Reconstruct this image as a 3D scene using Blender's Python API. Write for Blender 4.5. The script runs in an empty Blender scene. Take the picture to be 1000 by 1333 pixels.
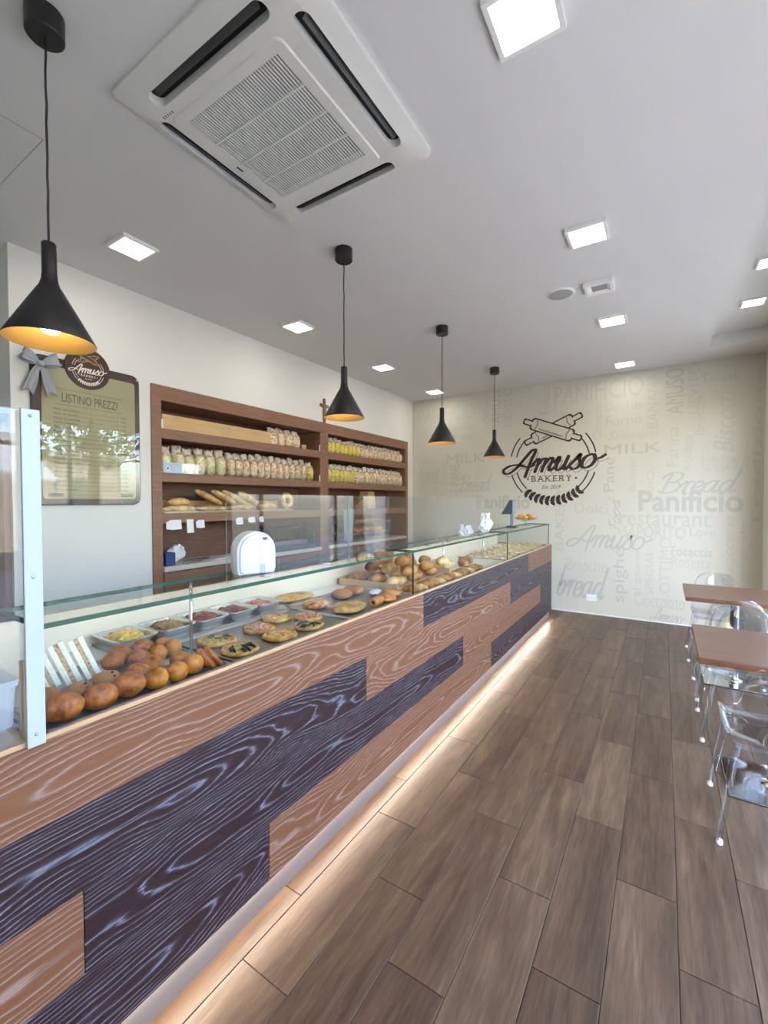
import bpy, bmesh, math, random
from mathutils import Vector, Matrix, Euler, noise

random.seed(7)
sc = bpy.context.scene
col = sc.collection

# ------------------------------------------------------------------ camera
F_PX, W_PX, H_PX = 572.0, 1000.0, 1333.0
YAW, PITCH, ROLL = math.radians(32.51), math.radians(-1.39), math.radians(-0.06)
CAM = Vector((0, 0, 1.5))
_fw = Vector((-math.sin(YAW) * math.cos(PITCH), math.cos(YAW) * math.cos(PITCH), math.sin(PITCH)))
_r = Vector((math.cos(YAW), math.sin(YAW), 0))
_u = _r.cross(_fw)
_r2 = _r * math.cos(ROLL) + _u * math.sin(ROLL)
_u2 = -_r * math.sin(ROLL) + _u * math.cos(ROLL)
cam_data = bpy.data.cameras.new('camera')
cam = bpy.data.objects.new('camera', cam_data)
col.objects.link(cam)
cam_data.sensor_fit = 'HORIZONTAL'
cam_data.sensor_width = 36.0
cam_data.lens = F_PX / W_PX * 36.0
cam_data.clip_start = 0.02
m = Matrix(((_r2.x, _u2.x, -_fw.x, CAM.x), (_r2.y, _u2.y, -_fw.y, CAM.y), (_r2.z, _u2.z, -_fw.z, CAM.z), (0, 0, 0, 1)))
cam.matrix_world = m
sc.camera = cam


def at(px, py, ax, v):
    """point where the sight line through a photo pixel meets the plane axis=v"""
    d = _r2 * ((px - 500) / F_PX) + _u2 * (-(py - 666.5) / F_PX) + _fw
    return CAM + d * ((v - CAM[ax]) / d[ax])


# ------------------------------------------------------------------ world, sun, exposure
world = bpy.data.worlds.new('sky')
sc.world = world
world.use_nodes = True
wn = world.node_tree
wn.nodes.clear()
wo = wn.nodes.new('ShaderNodeOutputWorld')
wb = wn.nodes.new('ShaderNodeBackground')
sky = wn.nodes.new('ShaderNodeTexSky')
sky.sky_type = 'NISHITA'
sky.sun_disc = False
sky.sun_elevation = math.radians(39)
sky.sun_rotation = math.radians(203)
sky.air_density = 1.0
sky.dust_density = 2.5
wb.inputs['Strength'].default_value = 1.45
wn.links.new(sky.outputs['Color'], wb.inputs['Color'])
wn.links.new(wb.outputs['Background'], wo.inputs['Surface'])

sun_d = bpy.data.lights.new('sun', 'SUN')
sun_d.energy = 4.0
sun_d.angle = math.radians(1.0)
sun_d.color = (1.0, 0.95, 0.86)
sun = bpy.data.objects.new('sun', sun_d)
col.objects.link(sun)
sun.rotation_euler = Vector((0.30, 0.72, -0.62)).to_track_quat('-Z', 'Y').to_euler()   # along the street, no direct beam into the shop
sun.location = (-6, 0, 12)

sc.view_settings.view_transform = 'Standard'
sc.view_settings.look = 'None'
sc.view_settings.gamma = 1.0
sc.view_settings.use_curve_mapping = False
sc.view_settings.exposure = 1.22
sc.cycles.max_bounces = 10
sc.cycles.transparent_max_bounces = 32
sc.cycles.glossy_bounces = 5
sc.cycles.caustics_reflective = False
sc.cycles.caustics_refractive = False
sc.cycles.sample_clamp_indirect = 6.0

DOWNLIGHT_W = 13.0       # emission strength of the LED panels
LED_W = 26.0              # emission strength of the strip under the counter boards
BULB_W = 7.0

# ------------------------------------------------------------------ colours and materials
def lin(c):
    c = c / 255.0
    return c / 12.92 if c <= 0.04045 else ((c + 0.055) / 1.055) ** 2.4


def rgb(r, g, b):
    return (lin(r), lin(g), lin(b), 1.0)


def nodes_of(name):
    mt = bpy.data.materials.new(name)
    mt.use_nodes = True
    nt = mt.node_tree
    return mt, nt, nt.nodes['Principled BSDF']


def N(nt, t, **kw):
    n = nt.nodes.new(t)
    for k, v in kw.items():
        setattr(n, k, v)
    return n


def MATH(nt, op, a, b=None, c=None):
    n = nt.nodes.new('ShaderNodeMath')
    n.operation = op
    for i, v in enumerate((a, b, c)):
        if v is None:
            continue
        if hasattr(v, 'is_output') or hasattr(v, 'links'):
            nt.links.new(v, n.inputs[i])
        else:
            n.inputs[i].default_value = v
    return n.outputs[0]


def pm(name, c, rough=0.5, var=0.08, scale=12.0, bump=0.0, metal=0.0, spec=0.5, stretch=None, coat=0.0, c2=None):
    """plain procedural surface: colour with a little noise in it, optional fine relief"""
    mt, nt, b = nodes_of(name)
    tc = N(nt, 'ShaderNodeTexCoord')
    mp = N(nt, 'ShaderNodeMapping')
    if stretch:
        mp.inputs['Scale'].default_value = stretch
    nz = N(nt, 'ShaderNodeTexNoise')
    nz.inputs['Scale'].default_value = scale
    nz.inputs['Detail'].default_value = 4
    nt.links.new(tc.outputs['Object'], mp.inputs['Vector'])
    nt.links.new(mp.outputs['Vector'], nz.inputs['Vector'])
    cr = N(nt, 'ShaderNodeValToRGB')
    k = rgb(*c)
    if c2:
        cr.color_ramp.elements[0].color = rgb(*c2)
        cr.color_ramp.elements[1].color = k
        cr.color_ramp.elements[0].position = 0.38
        cr.color_ramp.elements[1].position = 0.62
    else:
        cr.color_ramp.elements[0].color = tuple(x * (1 - var) for x in k[:3]) + (1,)
        cr.color_ramp.elements[1].color = tuple(min(1, x * (1 + var)) for x in k[:3]) + (1,)
        cr.color_ramp.elements[0].position = 0.3
        cr.color_ramp.elements[1].position = 0.7
    nt.links.new(nz.outputs['Fac'], cr.inputs['Fac'])
    nt.links.new(cr.outputs['Color'], b.inputs['Base Color'])
    b.inputs['Roughness'].default_value = rough
    b.inputs['Metallic'].default_value = metal
    b.inputs['Specular IOR Level'].default_value = spec
    b.inputs['Coat Weight'].default_value = coat
    if bump:
        bp = N(nt, 'ShaderNodeBump')
        bp.inputs['Strength'].default_value = bump
        bp.inputs['Distance'].default_value = 0.01
        nt.links.new(nz.outputs['Fac'], bp.inputs['Height'])
        nt.links.new(bp.outputs['Normal'], b.inputs['Normal'])
    return mt


def glass_mat(name, tint=(0.97, 0.985, 0.975), ior=1.5, refl=1.0, rough=0.0):
    mt = bpy.data.materials.new(name)
    mt.use_nodes = True
    nt = mt.node_tree
    nt.nodes.clear()
    out = N(nt, 'ShaderNodeOutputMaterial')
    tr = N(nt, 'ShaderNodeBsdfTransparent')
    tr.inputs['Color'].default_value = tint + (1,)
    gl = N(nt, 'ShaderNodeBsdfGlossy')
    gl.inputs['Roughness'].default_value = rough
    fr = N(nt, 'ShaderNodeFresnel')
    fr.inputs['IOR'].default_value = ior
    geo = N(nt, 'ShaderNodeNewGeometry')
    # back faces get the mirrored IOR so that a pane reflects the same from both sides
    iorv = MATH(nt, 'MULTIPLY_ADD', geo.outputs['Backfacing'], 1.0 / ior - ior, ior)
    fr.inputs['IOR'].default_value = ior
    nt.links.new(iorv, fr.inputs['IOR'])
    lw = N(nt, 'ShaderNodeLayerWeight')
    f = MATH(nt, 'MULTIPLY', fr.outputs[0], refl)
    f = MATH(nt, 'MINIMUM', f, 1.0)
    mx = N(nt, 'ShaderNodeMixShader')
    nt.links.new(f, mx.inputs[0])
    nt.links.new(tr.outputs[0], mx.inputs[1])
    nt.links.new(gl.outputs[0], mx.inputs[2])
    nt.links.new(mx.outputs[0], out.inputs['Surface'])
    return mt


def emit_mat(name, c, s):
    mt, nt, b = nodes_of(name)
    b.inputs['Base Color'].default_value = rgb(240, 240, 240)
    nz = N(nt, 'ShaderNodeTexNoise')
    nz.inputs['Scale'].default_value = 3
    st = MATH(nt, 'MULTIPLY_ADD', nz.outputs['Fac'], 0.02 * s, s * 0.99)
    b.inputs['Emission Color'].default_value = (*c, 1)
    nt.links.new(st, b.inputs['Emission Strength'])
    return mt


def cerused(name, dark, light, pore, rings=62, contrast=0.5):
    """flat-sawn oak with a light filler in the grain: growth rings cut at a slant give long pointed arches"""
    mt, nt, b = nodes_of(name)
    tc = N(nt, 'ShaderNodeTexCoord')
    oi = N(nt, 'ShaderNodeObjectInfo')
    sep = N(nt, 'ShaderNodeSeparateXYZ')
    nt.links.new(tc.outputs['Object'], sep.inputs[0])
    y, z = sep.outputs['Y'], sep.outputs['Z']
    rnd = oi.outputs['Random']
    yy = MATH(nt, 'MULTIPLY_ADD', rnd, 9.0, y)
    # slow wander of the pith
    cmb = N(nt, 'ShaderNodeCombineXYZ')
    nt.links.new(MATH(nt, 'MULTIPLY', yy, 1.3), cmb.inputs[0])
    nt.links.new(MATH(nt, 'MULTIPLY', z, 3.0), cmb.inputs[1])
    nt.links.new(MATH(nt, 'MULTIPLY', rnd, 31.0), cmb.inputs[2])
    n1 = N(nt, 'ShaderNodeTexNoise')
    n1.inputs['Scale'].default_value = 1.0
    n1.inputs['Detail'].default_value = 2.0
    nt.links.new(cmb.outputs[0], n1.inputs['Vector'])
    cmb2 = N(nt, 'ShaderNodeCombineXYZ')
    nt.links.new(MATH(nt, 'MULTIPLY', yy, 7.0), cmb2.inputs[0])
    nt.links.new(MATH(nt, 'MULTIPLY', z, 26.0), cmb2.inputs[1])
    nt.links.new(rnd, cmb2.inputs[2])
    n2 = N(nt, 'ShaderNodeTexNoise')
    n2.inputs['Scale'].default_value = 1.0
    n2.inputs['Detail'].default_value = 3.0
    nt.links.new(cmb2.outputs[0], n2.inputs['Vector'])
    # ring radius
    zc = MATH(nt, 'SUBTRACT', z, MATH(nt, 'MULTIPLY_ADD', n1.outputs['Fac'], 0.10, -0.06))
    d = MATH(nt, 'MULTIPLY_ADD', n1.outputs['Fac'], 0.26, -0.13)
    sgn = MATH(nt, 'MULTIPLY_ADD', rnd, 0.05, 0.07)
    d = MATH(nt, 'MULTIPLY_ADD', y, sgn, d)
    r2 = MATH(nt, 'ADD', MATH(nt, 'MULTIPLY', zc, zc), MATH(nt, 'MULTIPLY', MATH(nt, 'MULTIPLY', d, d), 0.55))
    r = MATH(nt, 'SQRT', r2)
    r = MATH(nt, 'ADD', r, MATH(nt, 'MULTIPLY', n2.outputs['Fac'], 0.016))
    ph = MATH(nt, 'FRACT', MATH(nt, 'MULTIPLY', r, MATH(nt, 'MULTIPLY_ADD', r, float(rings) * 7.0, float(rings) * 0.55)))
    tri = MATH(nt, 'ABSOLUTE', MATH(nt, 'MULTIPLY_ADD', ph, 2.0, -1.0))
    # fine pores, stretched along the board
    mp = N(nt, 'ShaderNodeMapping')
    mp.inputs['Scale'].default_value = (10, 6, 420)
    nt.links.new(tc.outputs['Object'], mp.inputs['Vector'])
    n3 = N(nt, 'ShaderNodeTexNoise')
    n3.inputs['Scale'].default_value = 1.0
    n3.inputs['Detail'].default_value = 3.0
    nt.links.new(mp.outputs[0], n3.inputs['Vector'])
    v = MATH(nt, 'ADD', tri, MATH(nt, 'MULTIPLY_ADD', n3.outputs['Fac'], 1.1, -0.55))
    cr = N(nt, 'ShaderNodeValToRGB')
    cr.color_ramp.elements[0].position = contrast - 0.16
    cr.color_ramp.elements[1].position = contrast + 0.20
    cr.color_ramp.elements[0].color = rgb(*dark)
    cr.color_ramp.elements[1].color = rgb(*light)
    e = cr.color_ramp.elements.new(0.97)
    e.color = rgb(*pore)
    nt.links.new(v, cr.inputs['Fac'])
    nt.links.new(cr.outputs['Color'], b.inputs['Base Color'])
    b.inputs['Roughness'].default_value = 0.42
    b.inputs['Specular IOR Level'].default_value = 0.35
    bp = N(nt, 'ShaderNodeBump')
    bp.inputs['Strength'].default_value = 0.18
    bp.inputs['Distance'].default_value = 0.004
    nt.links.new(v, bp.inputs['Height'])
    nt.links.new(bp.outputs['Normal'], b.inputs['Normal'])
    return mt


def floor_wood(name):
    mt, nt, b = nodes_of(name)
    tc = N(nt, 'ShaderNodeTexCoord')
    oi = N(nt, 'ShaderNodeObjectInfo')
    sep = N(nt, 'ShaderNodeSeparateXYZ')
    nt.links.new(tc.outputs['Object'], sep.inputs[0])
    rnd = oi.outputs['Random']

    def nzv(sx, sy, det, off):
        c = N(nt, 'ShaderNodeCombineXYZ')
        nt.links.new(MATH(nt, 'MULTIPLY', sep.outputs['X'], sx), c.inputs[0])
        nt.links.new(MATH(nt, 'MULTIPLY', sep.outputs['Y'], sy), c.inputs[1])
        nt.links.new(MATH(nt, 'MULTIPLY_ADD', rnd, 57.0, off), c.inputs[2])
        n = N(nt, 'ShaderNodeTexNoise')
        n.inputs['Scale'].default_value = 1.0
        n.inputs['Detail'].default_value = det
        n.inputs['Distortion'].default_value = 0.6
        nt.links.new(c.outputs[0], n.inputs['Vector'])
        return n.outputs['Fac']
    a = nzv(16.0, 1.6, 4.0, 0.0)
    f = nzv(120.0, 9.0, 3.0, 5.0)
    k = nzv(5.0, 3.2, 2.0, 11.0)
    v = MATH(nt, 'ADD', MATH(nt, 'MULTIPLY', a, 0.62), MATH(nt, 'MULTIPLY', f, 0.34))
    v = MATH(nt, 'ADD', v, MATH(nt, 'MULTIPLY', k, 0.14))
    v = MATH(nt, 'ADD', v, MATH(nt, 'MULTIPLY_ADD', rnd, 0.13, -0.105))
    cr = N(nt, 'ShaderNodeValToRGB')
    el = cr.color_ramp.elements
    el[0].position = 0.36
    el[0].color = rgb(74, 53, 39)
    el[1].position = 0.72
    el[1].color = rgb(132, 105, 80)
    e = el.new(0.50)
    e.color = rgb(98, 73, 54)
    e = el.new(0.60)
    e.color = rgb(111, 85, 64)
    nt.links.new(v, cr.inputs['Fac'])
    nt.links.new(cr.outputs['Color'], b.inputs['Base Color'])
    b.inputs['Roughness'].default_value = 0.40
    b.inputs['Specular IOR Level'].default_value = 0.45
    bp = N(nt, 'ShaderNodeBump')
    bp.inputs['Strength'].default_value = 0.12
    bp.inputs['Distance'].default_value = 0.004
    nt.links.new(f, bp.inputs['Height'])
    nt.links.new(bp.outputs['Normal'], b.inputs['Normal'])
    return mt


def speckle_mat(name, cols, scale=30.0, rough=0.4, bump=0.3):
    """food surface with patches of several colours"""
    mt, nt, b = nodes_of(name)
    tc = N(nt, 'ShaderNodeTexCoord')
    oi = N(nt, 'ShaderNodeObjectInfo')
    ad = N(nt, 'ShaderNodeVectorMath', operation='ADD')
    sc_ = N(nt, 'ShaderNodeCombineXYZ')
    nt.links.new(MATH(nt, 'MULTIPLY', oi.outputs['Random'], 13.0), sc_.inputs[0])
    nt.links.new(tc.outputs['Object'], ad.inputs[0])
    nt.links.new(sc_.outputs[0], ad.inputs[1])
    n = N(nt, 'ShaderNodeTexNoise')
    n.inputs['Scale'].default_value = scale
    n.inputs['Detail'].default_value = 3
    n.inputs['Roughness'].default_value = 0.6
    nt.links.new(ad.outputs[0], n.inputs['Vector'])
    cr = N(nt, 'ShaderNodeValToRGB')
    el = cr.color_ramp.elements
    k = len(cols)
    el[0].position = 0.32
    el[0].color = rgb(*cols[0])
    el[1].position = 0.68
    el[1].color = rgb(*cols[-1])
    for i in range(1, k - 1):
        e = el.new(0.32 + 0.36 * i / (k - 1))
        e.color = rgb(*cols[i])
    nt.links.new(n.outputs['Fac'], cr.inputs['Fac'])
    nt.links.new(cr.outputs['Color'], b.inputs['Base Color'])
    b.inputs['Roughness'].default_value = rough
    if bump:
        bp = N(nt, 'ShaderNodeBump')
        bp.inputs['Strength'].default_value = bump
        bp.inputs['Distance'].default_value = 0.006
        nt.links.new(n.outputs['Fac'], bp.inputs['Height'])
        nt.links.new(bp.outputs['Normal'], b.inputs['Normal'])
    return mt


M = {}
M['ceiling'] = pm('ceiling_paint', (222, 221, 219), 0.85, 0.012, 2.0)
M['wall'] = pm('wall_paint', (232, 231, 224), 0.8, 0.012, 2.0)
M['wallpaper'] = pm('wallpaper_cream', (213, 209, 194), 0.75, 0.02, 1.5)
M['wp_ink'] = pm('wallpaper_ink', (203, 200, 187), 0.75, 0.02, 3.0)
M['wp_ink2'] = pm('wallpaper_ink_strong', (195, 193, 182), 0.75, 0.02, 3.0)
M['grout'] = pm('grout', (84, 68, 56), 0.9, 0.05, 40)
M['floor'] = floor_wood('floor_tile_wood')
M['oak_brown'] = cerused('cerused_oak_brown', (120, 78, 52), (122, 86, 66), (154, 126, 114), 40, 0.55)
M['oak_dark'] = cerused('cerused_oak_dark', (46, 27, 30), (62, 50, 58), (114, 115, 127), 44, 0.62)
M['lip'] = pm('oak_lip', (196, 160, 122), 0.5, 0.08, 30, stretch=(6, 1, 20))
M['plinth'] = pm('plinth_taupe', (120, 108, 102), 0.5, 0.02, 5)
M['white'] = pm('white_lacquer', (238, 238, 236), 0.35, 0.015, 4)
M['ac'] = pm('ac_plastic', (226, 225, 219), 0.4, 0.015, 4)
M['acdark'] = pm('ac_duct', (16, 16, 16), 0.6, 0.1, 10)
M['acflap'] = pm('ac_flap', (70, 69, 67), 0.45, 0.05, 10)
M['black'] = pm('black_metal', (28, 27, 27), 0.42, 0.06, 20)
M['gold'] = pm('gold_inside', (228, 182, 100), 0.4, 0.04, 8, metal=0.15)
M['cord'] = pm('cord_grey', (44, 42, 42), 0.6, 0.05, 30)
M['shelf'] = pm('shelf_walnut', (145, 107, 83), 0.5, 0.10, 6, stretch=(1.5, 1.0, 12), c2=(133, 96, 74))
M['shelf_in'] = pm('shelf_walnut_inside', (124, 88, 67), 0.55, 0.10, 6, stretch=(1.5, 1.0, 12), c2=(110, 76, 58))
M['worktop'] = pm('worktop_stone', (212, 202, 188), 0.35, 0.08, 14)
M['steel'] = pm('brushed_steel', (168, 166, 162), 0.32, 0.05, 60, metal=0.85)
M['chrome'] = pm('chrome', (214, 216, 220), 0.06, 0.01, 5, metal=1.0)
M['alu'] = pm('aluminium_foil', (214, 214, 212), 0.26, 0.06, 40, metal=0.9, bump=0.15)
M['pole'] = pm('anodised_pole', (176, 187, 201), 0.4, 0.02, 6)
M['menu_frame'] = pm('menu_brown', (70, 44, 40), 0.35, 0.05, 9)
M['menu_panel'] = pm('menu_olive', (182, 172, 130), 0.5, 0.03, 4)
M['menu_text'] = pm('menu_text_brown', (84, 70, 48), 0.5, 0.04, 9)
M['cream'] = pm('cream_print', (232, 222, 206), 0.45, 0.03, 9)
M['logo'] = pm('logo_brown', (50, 36, 32), 0.55, 0.05, 9)
M['logo_fill'] = pm('logo_fill', (220, 212, 196), 0.6, 0.04, 60, c2=(204, 194, 178))
M['ribbon'] = pm('silver_ribbon', (158, 160, 164), 0.45, 0.06, 20)
M['table'] = pm('table_laminate', (120, 84, 64), 0.36, 0.08, 5, stretch=(1, 8, 1), c2=(108, 74, 56))
M['table_edge'] = pm('table_edge', (112, 66, 30), 0.45, 0.10, 6, stretch=(1, 1, 20))
M['paper'] = pm('white_paper', (236, 236, 238), 0.7, 0.02, 8)
M['kraft'] = pm('kraft_board', (206, 172, 122), 0.7, 0.06, 5)
M['casein'] = pm('case_cream', (228, 216, 194), 0.5, 0.02, 4)
M['deck'] = pm('deck_white', (226, 222, 212), 0.35, 0.03, 8)
M['glass'] = glass_mat('clear_glass', (0.97, 0.987, 0.978), 1.5, 0.32)
M['plexi'] = glass_mat('plexiglass', (0.965, 0.97, 0.972), 1.49, 1.1)
M['acrylic'] = glass_mat('acrylic_chair', (0.90, 0.915, 0.93), 1.5, 1.3, 0.02)
M['window'] = glass_mat('window_glass', (0.97, 0.98, 0.985), 1.5, 1.0)
M['glass_edge'] = pm('glass_edge_green', (10, 66, 48), 0.25, 0.12, 30)
M['glass_edge_pale'] = pm('plexi_edge', (176, 190, 190), 0.3, 0.05, 30)
M['rubber'] = pm('white_foot', (232, 230, 226), 0.5, 0.03, 20)
M['greybox'] = pm('grey_plastic', (176, 184, 196), 0.4, 0.03, 8)
M['mauve'] = pm('door_mauve', (122, 98, 96), 0.5, 0.06, 6)
M['woodlight'] = pm('light_wood', (204, 170, 136), 0.5, 0.08, 20, stretch=(1, 1, 6))
M['fried'] = speckle_mat('fried_crust', [(110, 54, 14), (154, 82, 24), (174, 98, 34), (188, 114, 46)], 40, 0.55, 0.8)
M['fried2'] = speckle_mat('fried_crust_gold', [(142, 76, 12), (178, 106, 24), (190, 118, 30), (200, 132, 44)], 34, 0.5, 0.45)
M['bun'] = speckle_mat('bun_crust', [(132, 76, 34), (166, 106, 56), (180, 122, 70)], 16, 0.4, 0.1)
M['raisin'] = pm('raisin', (70, 36, 22), 0.5, 0.1, 30)
M['crustA'] = speckle_mat('pizza_crust', [(170, 110, 44), (206, 152, 78), (224, 182, 110)], 26, 0.55, 0.3)
M['cheese'] = speckle_mat('melted_cheese', [(150, 74, 22), (208, 146, 56), (228, 186, 96), (234, 200, 124)], 46, 0.35, 0.3)
M['cheese_red'] = speckle_mat('tomato_cheese', [(128, 36, 14), (186, 84, 28), (222, 154, 70), (230, 184, 100)], 50, 0.35, 0.3)
M['cheese_green'] = speckle_mat('zucchini_cheese', [(84, 78, 24), (150, 132, 54), (212, 172, 88), (228, 192, 116)], 46, 0.35, 0.3)
M['aubergine'] = pm('aubergine', (34, 24, 24), 0.4, 0.2, 30)
M['ham'] = pm('ham', (196, 130, 112), 0.45, 0.12, 30)
M['basil'] = pm('green_topping', (82, 84, 34), 0.45, 0.15, 30)
M['focaccia'] = speckle_mat('focaccia', [(160, 104, 40), (206, 160, 88), (222, 186, 120)], 20, 0.5, 0.6)
M['red_sauce'] = speckle_mat('red_filling', [(84, 22, 12), (132, 40, 22), (150, 58, 36)], 60, 0.35, 0.8)
M['brown_fill'] = speckle_mat('brown_filling', [(110, 74, 28), (146, 106, 46), (168, 128, 66)], 60, 0.4, 0.8)
M['yellow_fill'] = speckle_mat('yellow_filling', [(190, 144, 50), (226, 186, 82), (236, 206, 116)], 40, 0.4, 0.5)
M['bread'] = speckle_mat('bread_crust', [(126, 76, 34), (172, 116, 60), (198, 148, 92)], 12, 0.55, 0.25)
M['bread_pale'] = speckle_mat('bread_pale', [(178, 132, 74), (214, 176, 118), (230, 200, 150)], 12, 0.6, 0.25)
M['bread_dark'] = speckle_mat('bread_dark', [(120, 66, 32), (168, 104, 56), (192, 132, 80)], 12, 0.5, 0.25)
M['sandwich'] = speckle_mat('sandwich_bread', [(226, 216, 192), (240, 233, 216), (244, 238, 224)], 60, 0.7, 0.2)
M['filling'] = speckle_mat('sandwich_filling', [(110, 104, 40), (196, 168, 120), (206, 160, 126), (100, 66, 44)], 90, 0.5, 0.5)
M['cookie'] = speckle_mat('cookie', [(186, 150, 100), (216, 186, 138), (232, 210, 172)], 40, 0.6, 0.5)
M['croissant'] = speckle_mat('croissant', [(150, 78, 28), (200, 122, 52), (220, 154, 84)], 18, 0.4, 0.3)
M['bag_a'] = speckle_mat('bag_pasta', [(158, 160, 110), (206, 198, 146), (226, 218, 178), (236, 230, 204)], 46, 0.3, 0.5)
M['bag_b'] = speckle_mat('bag_biscuits', [(164, 122, 90), (212, 180, 142), (232, 212, 180), (242, 234, 216)], 34, 0.3, 0.6)
M['bag_y'] = speckle_mat('bag_yellow', [(168, 142, 40), (212, 188, 66), (230, 212, 112), (240, 230, 166)], 56, 0.3, 0.6)
M['bag_top'] = speckle_mat('bag_cellophane', [(180, 156, 134), (226, 212, 188), (240, 232, 214), (246, 242, 230)], 40, 0.3, 0.5)
M['bag_label'] = pm('bag_label', (196, 160, 140), 0.5, 0.2, 50, c2=(150, 116, 104))
M['bluecard'] = pm('blue_card', (186, 204, 226), 0.5, 0.1, 20)
M['blue'] = pm('blue_box', (36, 58, 116), 0.45, 0.08, 20)
M['darkgrey'] = pm('dark_grey_plastic', (70, 74, 80), 0.4, 0.06, 12)
M['bluegrey'] = pm('blue_grey_plastic', (128, 140, 154), 0.4, 0.05, 10)
M['bladed'] = pm('blade_steel', (196, 196, 196), 0.25, 0.04, 20, metal=0.9)
M['plastic_white'] = pm('dispenser_white', (236, 240, 246), 0.3, 0.015, 6)
M['orange'] = pm('orange_fruit', (226, 136, 40), 0.45, 0.08, 30)
M['redfruit'] = pm('red_fruit', (178, 40, 30), 0.35, 0.12, 12)
M['yellowfruit'] = pm('yellow_fruit', (232, 200, 70), 0.4, 0.06, 12)
M['pavement'] = pm('pavement', (168, 164, 158), 0.85, 0.08, 3)
M['road'] = pm('asphalt', (96, 96, 98), 0.9, 0.08, 8)
M['plaster_far'] = pm('far_plaster', (220, 206, 184), 0.85, 0.04, 1.5)
M['shutter_far'] = pm('far_shutter', (110, 122, 112), 0.6, 0.05, 5)
M['leaf'] = pm('leaf', (74, 104, 44), 0.6, 0.35, 3)
M['bark'] = pm('bark', (92, 76, 60), 0.9, 0.2, 14, bump=0.5)
M['awning'] = pm('awning_white', (232, 230, 224), 0.8, 0.03, 4)
M['frame_white'] = pm('window_frame_white', (226, 226, 226), 0.4, 0.02, 6)
M['led'] = emit_mat('led_warm', (1.0, 0.91, 0.77), LED_W)
M['down'] = emit_mat('downlight_white', (1.0, 0.955, 0.875), DOWNLIGHT_W)
M['bulb'] = emit_mat('bulb_warm', (1.0, 0.86, 0.62), BULB_W)
M['grille'] = pm('speaker_grille', (168, 168, 168), 0.6, 0.1, 200)
M['socket'] = pm('socket_white', (240, 240, 240), 0.35, 0.02, 10)
M['cross'] = pm('cross_wood', (150, 96, 44), 0.5, 0.1, 20)

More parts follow.
